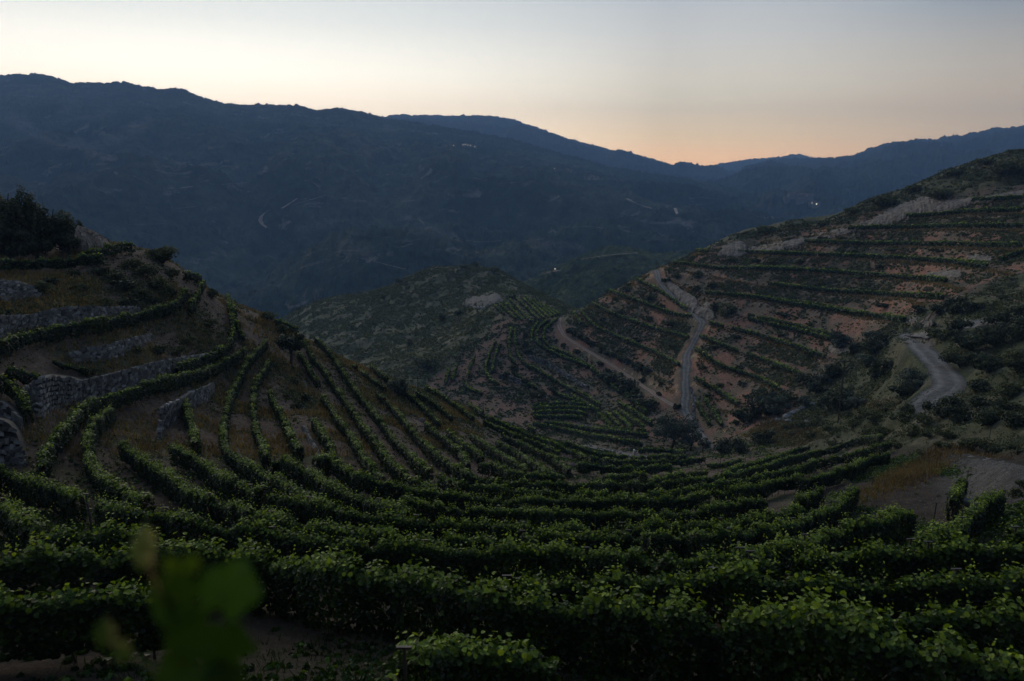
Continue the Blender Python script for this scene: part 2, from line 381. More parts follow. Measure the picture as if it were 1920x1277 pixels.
# ground --------------------------------------------------------------------------
def mat_ground():
    m, nt, b = new_mat('hillside_ground'); L = nt.links.new
    at = N(nt, 'ShaderNodeAttribute', attribute_name='soil')
    tc = N(nt, 'ShaderNodeTexCoord')
    n1 = N(nt, 'ShaderNodeTexNoise', i_Scale=1.3, i_Detail=9.0, i_Roughness=.7); L(tc.outputs['Object'], n1.inputs['Vector'])
    n2 = N(nt, 'ShaderNodeTexNoise', i_Scale=9.0, i_Detail=8.0, i_Roughness=.7, i_Distortion=1.5); L(tc.outputs['Object'], n2.inputs['Vector'])
    r = ramp(nt, [(.28, .55), (.72, 1.5)]); L(n1.outputs[0], r.inputs[0])
    r2 = ramp(nt, [(.34, .45), (.5, .9), (.66, 1.8)]); L(n2.outputs[0], r2.inputs[0])
    a = N(nt, 'ShaderNodeMix', data_type='RGBA', blend_type='MULTIPLY', i_0=1.0); L(at.outputs['Color'], a.inputs[6]); L(r.outputs[0], a.inputs[7])
    a2 = N(nt, 'ShaderNodeMix', data_type='RGBA', blend_type='MULTIPLY', i_0=.8); L(a.outputs[2], a2.inputs[6]); L(r2.outputs[0], a2.inputs[7])
    vo = N(nt, 'ShaderNodeTexVoronoi', i_Scale=5.5); L(tc.outputs['Object'], vo.inputs['Vector'])
    vr = ramp(nt, [(.10, 1.7), (.22, 1.0)]); L(vo.outputs['Distance'], vr.inputs[0])
    a3 = N(nt, 'ShaderNodeMix', data_type='RGBA', blend_type='MULTIPLY', i_0=.7); L(a2.outputs[2], a3.inputs[6]); L(vr.outputs[0], a3.inputs[7])
    L(a3.outputs[2], b.inputs['Base Color']); b.inputs['Roughness'].default_value = .95; b.inputs['Specular IOR Level'].default_value = .15
    bp = N(nt, 'ShaderNodeBump', i_Strength=.7, i_Distance=.25); L(n2.outputs[0], bp.inputs['Height']); L(bp.outputs[0], b.inputs['Normal'])
    return m
M_GROUND = mat_ground()
def c3(c): return np.array(c)[None, None, :]
def lerp3(A, B, f): return A*(1-f[..., None])+B*f[..., None]
n1 = fbm(XX/6, DD/6, 4, 31)*.5+.5; n2 = fbm(XX/22, DD/22, 3, 41)*.5+.5; n3 = fbm(XX/2.2, DD/2.2, 3, 51)*.5+.5
soil = np.zeros(XX.shape+(3,))+c3((.105, .078, .062))
soil = lerp3(soil, c3((.065, .075, .038))+0*soil, sstep(.50, .62, n1)*.75)       # weedy green patches
soil = lerp3(soil, c3((.155, .120, .092))+0*soil, sstep(.55, .7, n3)*.5)          # straw
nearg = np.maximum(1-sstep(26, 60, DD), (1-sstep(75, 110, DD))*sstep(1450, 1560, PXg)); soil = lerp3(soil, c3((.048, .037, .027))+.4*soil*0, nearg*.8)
# terraced red hill
red = lerp3(c3((.235, .122, .082))+0*soil, c3((.16, .115, .082))+0*soil, sstep(.45, .6, n1))
red = lerp3(red, c3((.055, .058, .035))+0*soil, sstep(.42, .64, n2*.4+n3*.4+n1*.2)*.85)
valley = (DD > 172)*(1-scrub)
bank = np.clip(mB, 0, 1)*(frac > .3)
soil = lerp3(soil, red, np.clip(valley*.45+bank*.55, 0, 1))
edge = np.clip(mB, 0, 1)*np.maximum(sstep(.86, .95, frac), 1-sstep(.0, .05, frac))
soil = lerp3(soil, c3((.36, .25, .165))+0*soil, edge*sstep(.3, .5, n1)*.9)
scr = lerp3(c3((.080, .085, .045))+0*soil, c3((.115, .105, .068))+0*soil, sstep(.46, .6, n1))
scr = lerp3(scr, c3((.055, .060, .036))+0*soil, sstep(.5, .6, n3)*.7)
soil = lerp3(soil, scr, scrub)
# grey gravel apron beside the near road
grv = sstep(1710, 1830, PXg+60*(n1-.5))*sstep(860, 885, PYg+30*(n3-.5))*(1-sstep(905, 960, PYg+50*(n1-.5)))*(DD < 75)*(DD > 30)
soil = lerp3(soil, c3((.155, .148, .145))+0*soil, grv*.65)
idx = np.arange(NT*NU).reshape(NT, NU)
Fg = np.stack([idx[:-1, :-1], idx[1:, :-1], idx[1:, 1:], idx[:-1, 1:]], -1).reshape(-1, 4)
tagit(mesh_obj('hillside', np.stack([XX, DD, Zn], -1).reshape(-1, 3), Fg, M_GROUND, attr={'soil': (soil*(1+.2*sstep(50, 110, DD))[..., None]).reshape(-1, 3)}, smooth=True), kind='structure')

# the slope goes on rising behind the camera, unseen, steepened to shade near rows
bx, by = np.meshgrid(np.linspace(-260, 260, 90), np.r_[np.linspace(-.2, -12, 20), np.linspace(-16, -250, 50)], indexing='ij')
bz = -1.75-.35*by*.0+np.where(by > -4, 0, (-by-4)*1.05)*(1+.2*fbm(bx/40, by/40, 3, 77))+fbm(bx/6, by/6, 3, 78)*np.clip(-by/10, 0, 1)
idb = np.arange(bx.size).reshape(bx.shape)
tagit(mesh_obj('hillside', np.stack([bx, by, bz], -1).reshape(-1, 3), np.stack([idb[:-1, :-1], idb[1:, :-1], idb[1:, 1:], idb[:-1, 1:]], -1).reshape(-1, 4), M_GROUND, attr={'soil': np.tile([[.045, .042, .026]], (bx.size, 1))}), kind='structure')

# far ranges ------------------------------------------------------------------------
def mat_far(name, forest, scrubc, scar, sc, scar_lo):
    m, nt, b = new_mat(name); L = nt.links.new
    tc = N(nt, 'ShaderNodeTexCoord')
    n1 = N(nt, 'ShaderNodeTexNoise', i_Scale=sc, i_Detail=9.0, i_Roughness=.6, i_Distortion=.4); L(tc.outputs['Object'], n1.inputs['Vector'])
    n2 = N(nt, 'ShaderNodeTexNoise', i_Scale=sc*9, i_Detail=6.0, i_Roughness=.7); L(tc.outputs['Object'], n2.inputs['Vector'])
    mp = N(nt, 'ShaderNodeMapping'); mp.inputs['Scale'].default_value = (1, 1, 2.2); L(tc.outputs['Object'], mp.inputs[0])
    n3 = N(nt, 'ShaderNodeTexNoise', i_Scale=sc*2.2, i_Detail=11.0, i_Roughness=.72, i_Distortion=1.2); L(mp.outputs[0], n3.inputs['Vector'])
    r1 = ramp(nt, [(.42, forest), (.62, scrubc)]); L(n1.outputs[0], r1.inputs[0])
    r2 = ramp(nt, [(.34, .45), (.66, 1.8)]); L(n2.outputs[0], r2.inputs[0])
    a = N(nt, 'ShaderNodeMix', data_type='RGBA', blend_type='MULTIPLY', i_0=1.0); L(r1.outputs[0], a.inputs[6]); L(r2.outputs[0], a.inputs[7])
    r3 = ramp(nt, [(scar_lo, 0.0), (scar_lo+.07, 1.0)]); L(n3.outputs[0], r3.inputs[0])
    pa = N(nt, 'ShaderNodeAttribute', attribute_name='scree'); r4 = ramp(nt, [(.40, 0.0), (.56, 1.0)]); L(n3.outputs[0], r4.inputs[0])
    pm = N(nt, 'ShaderNodeMath', operation='MULTIPLY'); L(pa.outputs['Fac'], pm.inputs[0]); L(r4.outputs[0], pm.inputs[1])
    px_ = N(nt, 'ShaderNodeMath', operation='MAXIMUM'); L(pm.outputs[0], px_.inputs[0]); L(r3.outputs[0], px_.inputs[1])
    s = N(nt, 'ShaderNodeMix', data_type='RGBA'); L(px_.outputs[0], s.inputs[0]); L(a.outputs[2], s.inputs[6]); s.inputs[7].default_value = (*scar, 1)
    L(s.outputs[2], b.inputs['Base Color']); b.inputs['Roughness'].default_value = 1; b.inputs['Specular IOR Level'].default_value = 0.05
    bp = N(nt, 'ShaderNodeBump', i_Strength=1.0, i_Distance=8.0); L(n2.outputs[0], bp.inputs['Height']); L(bp.outputs[0], b.inputs['Normal'])
    return m
M_MTN = mat_far('mountain_forest', (.020, .032, .018), (.065, .075, .046), (.20, .175, .15), .0035, .575)
M_MTN2 = mat_far('distant_forest', (.014, .022, .013), (.032, .040, .026), (.11, .10, .09), .002, .68)
M_HILL2 = mat_far('scrub_hill', (.045, .065, .028), (.10, .115, .055), (.24, .19, .14), .012, .67)
def far_range(name, ridge, Dr, foot, mat, NTc=900, NV=170, amp=50, scale=500, seed=1, treeh=5., shape=1.0, t0=-1.3, t1=1.3, scree=None):
    r = tr(ridge); rt, re = pix(r[:, 0], r[:, 1])
    tg2 = np.linspace(max(t0, rt[0]), min(t1, rt[-1]), NTc)
    rid = np.interp(tg2, rt, re); Drr = np.interp(tg2, *Dr)
    k = np.ones(7)/7; rid = np.convolve(np.r_[[rid[0]]*3, rid, [rid[-1]]*3], k, 'valid')*.6+rid*.4
    Df, fe = foot; fe = pix(960, fe)[1]
    v = np.r_[np.linspace(0, 1, NV)**.8, 1.02, 1.08, 1.2]
    V_ = np.clip(v, 0, 1)[None]; T_ = tg2[:, None]
    Dm = Df*(Drr[:, None]/Df)**v[None]
    E = fe+(rid[:, None]-fe)*V_**shape
    Z = E*Dm
    over = np.clip(v-1, 0, None)[None]; Z = Z-over*Dm*.5*3
    X = T_*Dm
    rel = 1-np.abs(fbm(X/scale, Dm/scale, 5, seed))*2.2
    env = sstep(.0, .35, V_)*(1-sstep(.72, 1.0, V_))
    Z = Z+rel*amp*env*(V_ > 0)+fbm(X/treeh/2.6, Dm/treeh/2.6, 2, seed+5)*treeh+np.abs(vnoise(X/treeh/1.3, Dm/treeh/1.3, seed+8))*treeh*1.3
    id2 = np.arange(X.size).reshape(X.shape); att = {}
    if scree:
        PXf, PYf = toPix(X/Dm, Z/Dm); sc_ = np.zeros(X.shape)
        for q, wd, a_ in scree:
            Q = densify(tr(q), 8); dd_ = np.full(X.shape, 1e9)
            for w_ in Q: dd_ = np.minimum(dd_, np.hypot(PXf-w_[0], PYf-w_[1]))
            sc_ = np.maximum(sc_, a_*(1-sstep(0, wd, dd_)))
        att = {'scree': sc_.ravel()}
    F = np.stack([id2[:-1, :-1], id2[1:, :-1], id2[1:, 1:], id2[:-1, 1:]], -1).reshape(-1, 4)
    tagit(mesh_obj(name, np.stack([X, Dm, Z], -1).reshape(-1, 3), F, mat, smooth=False, attr=att), kind='structure')
    return Surf(tg2, Dm, Z)
mtn = far_range('mountain', "z:-500,170 -200,150 0,142 40,140 80,139 110,148 130,155 180,157 235,155 270,163 300,168 340,166 370,180 420,195 470,197 560,198 590,207 640,203 680,211 720,222 780,230 860,243 960,262 1050,288 1150,315 1300,338 1420,362 1480,380 1540,400 1650,430 1800,470",
      ([-.9, 0, .4, .9], [2750, 2600, 2150, 1750]), (760, 690), M_MTN, 1300, 260, 85, 420, 3, 5, .8,
      scree=[("z:20,222 60,245 110,270 150,272", 22, .8), ("z:165,282 200,268 235,250 275,228", 20, .9), ("z:120,205 160,215 200,212", 22, .4), ("z:640,250 680,268 690,290", 16, .6), ("z:725,238 735,245", 12, .6),
             ("z:640,455 670,462 690,470", 20, .6), ("z:1000,455 1060,465 1100,462", 18, .7), ("z:900,395 980,400", 14, .5), ("z:430,350 470,346", 8, .8), ("z:380,395 420,388", 8, .7), ("z:780,430 840,440", 18, .45), ("z:1230,440 1260,452", 12, .7), ("z:560,430 620,420", 14, .4)])
far_range('mountain', "z:500,250 700,222 750,215 790,217 850,217 930,218 960,225 1000,237 1050,256 1100,270 1150,283 1200,292 1260,310 1330,319 1420,345 1500,380",
      ([-1, 1], [4700, 4400]), (2300, 470), M_MTN2, 700, 90, 110, 700, 13, 7, .7)
m3 = far_range('mountain', "z:1250,370 1330,345 1370,330 1400,312 1440,301 1470,299 1500,299 1560,296 1600,291 1640,277 1655,270 1700,265 1715,263 1760,263 1765,258 1800,255 1840,247 1880,240 1920,237 2100,215 2400,200",
      ([-1, .3, .9], [3700, 3700, 3200]), (1300, 520), M_MTN2, 700, 110, 90, 600, 23, 7, .7)
far_range('mountain', "z:1250,325 1300,317 1340,310 1380,303 1400,300 1440,297 1480,292 1500,290 1515,294 1560,305 1650,325",
      ([-1, 1], [5300, 5300]), (4000, 380), M_MTN2, 300, 50, 30, 900, 33, 9, .8)
hill2 = far_range('hill', "z:700,640 850,580 960,535 1000,522 1050,497 1100,474 1150,460 1180,463 1230,475 1290,470 1340,476 1450,500 1700,560",
      ([-1, 1], [820, 760]), (520, 640), M_HILL2, 500, 120, 16, 90, 43, 1.6, .9)
# valley floor far below, closes the view between the ranges
gf = np.array([[-5500, 400, -230], [5500, 400, -230], [5500, 5600, -230], [-5500, 5600, -230]])
tagit(mesh_obj('ground', gf, np.array([[0, 1, 2, 3]]), M_MTN), kind='structure')

# ------------------------------------------------------------------ leaves
LEAF5 = np.array([[0, -.5, 0], [.46, -.28, .06], [.40, .22, .10], [0, .55, -.06], [-.40, .22, .10], [-.46, -.28, .06]])   # lobed blade
def rotframe(nrm, ang):
    n = nrm/np.linalg.norm(nrm, axis=1, keepdims=True)
    ref = np.where(np.abs(n[:, 2:3]) > .9, [[1, 0, 0]], [[0, 0, 1]])
    a = np.cross(ref, n); a /= np.linalg.norm(a, axis=1, keepdims=True); b = np.cross(n, a)
    c_, s_ = np.cos(ang)[:, None], np.sin(ang)[:, None]
    return a*c_+b*s_, -a*s_+b*c_, n
def leaves(P, Nn, size, lod):
    """P centres, Nn normals, size per leaf -> V,F"""
    n = len(P); a, b, c_ = rotframe(Nn, rng.uniform(0, 6.283, n)); s = size[:, None]
    if lod == 0:
        T = LEAF5; V = P[:, None]+s[:, None]*(T[None, :, 0:1]*a[:, None]+T[None, :, 1:2]*b[:, None]+T[None, :, 2:3]*c_[:, None])
        i = np.arange(n)[:, None]*6
        return V.reshape(-1, 3), [i+np.array([[0, 1, 2, 3]]), i+np.array([[0, 3, 4, 5]])], 6
    T = np.array([[-.5, -.3, 0], [.35, -.5, .08], [.5, .35, -.05], [-.3, .5, .1]])
    V = P[:, None]+s[:, None]*(T[None, :, 0:1]*a[:, None]+T[None, :, 1:2]*b[:, None]+T[None, :, 2:3]*c_[:, None])
    i = np.arange(n)[:, None]*4
    return V.reshape(-1, 3), [i+np.array([[0, 1, 2, 3]])], 4
def tube(P, r, k=5):
    P = np.asarray(P, float); n = len(P); r = np.broadcast_to(r, (n,)).astype(float)
    d = np.gradient(P, axis=0); d /= np.linalg.norm(d, axis=1, keepdims=True)+1e-9
    ref = np.where(np.abs(d[:, 2:3]) > .9, [[1, 0, 0]], [[0, 0, 1]]); a = np.cross(ref, d); a /= np.linalg.norm(a, axis=1, keepdims=True)+1e-9; b = np.cross(d, a)
    th = np.arange(k)/k*6.2832
    V = P[:, None]+r[:, None, None]*(np.cos(th)[None, :, None]*a[:, None]+np.sin(th)[None, :, None]*b[:, None])
    i = np.arange(n-1)[:, None]*k; j = np.arange(k)[None]; j2 = (j+1) % k
    F = np.stack([i+j, i+j2, i+k+j2, i+k+j], -1).reshape(-1, 4)
    return V.reshape(-1, 3), F
class Acc:
    def __init__(s): s.V = []; s.F = {}; s.n = 0
    def add(s, V, F):
        for f in (F if isinstance(F, list) else [F]): s.F.setdefault(f.shape[1], []).append(f+s.n)
        s.V.append(V); s.n += len(V); return s
    def obj(s, name, mat, parent=None, **kw):
        return mesh_obj(name, np.concatenate(s.V), [np.concatenate(v) for v in s.F.values()], mat, parent, **kw)
def box(c_, d):
    c_ = np.array(c_); d = np.array(d)/2
    V = np.array([[x, y, z] for z in (-1, 1) for y in (-1, 1) for x in (-1, 1)])*d+c_
    return V, np.array([[0, 2, 3, 1], [4, 5, 7, 6], [0, 1, 5, 4], [2, 6, 7, 3], [0, 4, 6, 2], [1, 3, 7, 5]])

ROWCOUNT = 0; ROWPOS = []
def vine_row(P, label, group, height=1.65, width=.28, gap=.22, dens=1.0, full=None, post_every=6.0, bot=None):
    """P: ground polyline in the world"""
    global ROWCOUNT
    if P is None or len(P) < 3: return None
    P = P.copy(); P[:, 2] = H(P[:, 0], P[:, 1])
    seg = np.r_[0, np.cumsum(np.linalg.norm(np.diff(P[:, :2], axis=0), axis=1))]; Ltot = seg[-1]
    dist = np.linalg.norm(P, axis=1); dm = float(np.percentile(dist, 30))
    ROWPOS.append(P)
    if full is None: full = dm < 50
    if bot is None: bot = .22 if dm < 45 else .35
    size0 = max(.105, .0022*dm)
    area = 2*(height-bot)+2*width
    n = int(Ltot*area/(size0**2*.62)*(2.3 if dm < 60 else 1.8)*dens)
    n = min(n, 100000)
    s = rng.uniform(0, Ltot, n)
    seed = ROWCOUNT*7+3
    # individual plants along the row about every 1.1 m, some missing
    lump = vnoise(s/.45, s*0+seed, seed)*.75+vnoise(s/1.7, s*0+seed, seed+1)*.65
    top = height*(1+.20*lump)-.06; wv = width*(1+.5*lump)
    botv = bot*(1+.9*vnoise(s/.8, s*0+seed+7, seed+5))
    gm = vnoise(s/1.9, s*0+.5, seed+2)
    keep = gm > -1+gap*1.3
    s, top, wv, botv = s[keep], top[keep], wv[keep], botv[keep]; n = len(s)
    if n < 10: return None
    # cross-section: rounded hedge outline, denser on its skin
    ang = rng.uniform(-.84*math.pi, .84*math.pi, n)+math.pi/2
    rr = 1-np.abs(rng.normal(0, .17, n))+np.where(rng.random(n) < .14, rng.uniform(0, .42, n), 0)
    lat = np.cos(ang); lat = np.sign(lat)*np.abs(lat)**.7*rr*wv
    zc = top*.62; hz = top-zc; up = np.sin(ang)
    zz = np.where(up > 0, zc+hz*np.abs(up)**.7*rr, zc+up*(zc-botv)*1.12)
    C = np.stack([np.interp(s, seg, P[:, k]) for k in range(3)], 1)
    dr = np.gradient(P[:, :2], axis=0); dr /= np.linalg.norm(dr, axis=1, keepdims=True)+1e-9
    tx = np.interp(s, seg, dr[:, 0]); ty = np.interp(s, seg, dr[:, 1])
    side = np.stack([-ty, tx, 0*tx], 1)
    pos = C+side*lat[:, None]; pos[:, 2] += zz
    nrm = side*(lat/np.maximum(wv, .01))[:, None]*1.1+np.array([[0, 0, 1]])*(np.clip(up, -.3, 1)[:, None]*.7+.35)+rng.normal(0, .45, (n, 3))
    tone = .13+.13*rng.normal(0, 1, n)+.52*sstep(.82, 1.04, zz/top)+(.10 if dm > 130 else 0)+.13*lump[keep]  # leaf age, plus lit crest and shaded sides of the row painted into tone
    size = size0*rng.uniform(.7, 1.3, n)
    # upright shoots above the canopy
    ns = int(Ltot/ (.30 if dm < 60 else .7)*dens)
    ss = rng.uniform(0, Ltot, ns); kk = 7 if dm < 60 else 3
    hs = rng.uniform(.10, .58, ns)*(1+.8*(rng.random(ns) > .82))
    Cs = np.stack([np.interp(ss, seg, P[:, k]) for k in range(3)], 1)
    lean = rng.normal(0, .5, (ns, 2)); off = rng.uniform(-.22, .22, (ns, 2))
    fr = np.tile(np.linspace(0, 1, kk), ns); ii = np.repeat(np.arange(ns), kk)
    sp = Cs[ii]; sp[:, :2] += off[ii]+lean[ii]*hs[ii][:, None]*fr[:, None]; sp[:, 2] += height-.12+hs[ii]*fr
    sp += rng.normal(0, .035, sp.shape)
    sn = rng.normal(0, .7, sp.shape)+[0, 0, .6]
    ssz = size0*(1.0-.5*fr)*rng.uniform(.6, 1.1, len(fr)); st = .55+.42*fr+rng.normal(0, .08, len(fr))
    if dm > 60: ssz *= .75
    pos = np.r_[pos, sp]; nrm = np.r_[nrm, sn]; size = np.r_[size, ssz]; tone = np.clip(np.r_[tone, st], 0, 1)
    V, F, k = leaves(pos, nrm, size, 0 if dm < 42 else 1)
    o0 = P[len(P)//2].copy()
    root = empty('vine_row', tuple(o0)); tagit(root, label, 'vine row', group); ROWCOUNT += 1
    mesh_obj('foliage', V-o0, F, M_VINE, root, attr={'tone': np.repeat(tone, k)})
    def at(q, dz_=0): return np.array([np.interp(q, seg, P[:, k2]) for k2 in range(3)])+[0, 0, dz_]-o0
    if full:
        nt_ = int(Ltot/1.1)
        tr_s = [(i+.5)*Ltot/nt_ for i in range(nt_)]; near_ = sorted(tr_s, key=lambda q: np.linalg.norm(at(q)+o0))[:28]
        for q in near_:
            b0 = at(q, -.1); p = [b0, b0+[rng.normal(0, .04), rng.normal(0, .04), .45], b0+[rng.normal(0, .05), rng.normal(0, .05), .85]]
            Vt, Ft = tube(p, [.035, .028, .022], 5); mesh_obj('trunk', Vt, Ft, M_VTRUNK, root)
        for q in np.arange(.3, Ltot, post_every):
            b0 = at(q); a = Acc().add(*box(b0+[0, 0, .85], (.05, .05, 1.9))).add(*box(b0+[0, 0, 1.79], (.26, .05, .04)))
            a.obj('post', M_METAL, root)
        hp = [at(q, .42+.03*math.sin(q*1.3)) for q in np.arange(0, Ltot, .6)]
        if len(hp) > 2: Vt, Ft = tube(hp, .012, 4); mesh_obj('irrigation_hose', Vt, Ft, M_HOSE, root)
        for zw in (1.0, 1.45):
            hp = [at(q, zw) for q in np.arange(0, Ltot, 1.2)]
            if len(hp) > 2: Vt, Ft = tube(hp, .004, 3); mesh_obj('wire', Vt, Ft, M_METAL, root)
    else:
        a = Acc(); nt_ = int(Ltot/(1.1 if dm < 120 else 2.2))
        for i in range(nt_):
            b0 = at((i+.5)*Ltot/nt_, -.15); V_, F_ = tube([b0, b0+[0, 0, 1.0]], [.04, .03], 4); a.add(V_, F_)
        cd = [at(q, .62) for q in np.arange(0, Ltot, 1.6)]
        if len(cd) > 2: a.add(*tube(cd, .02, 3))
        if nt_: a.obj('cordon', M_VTRUNK, root)
    return root

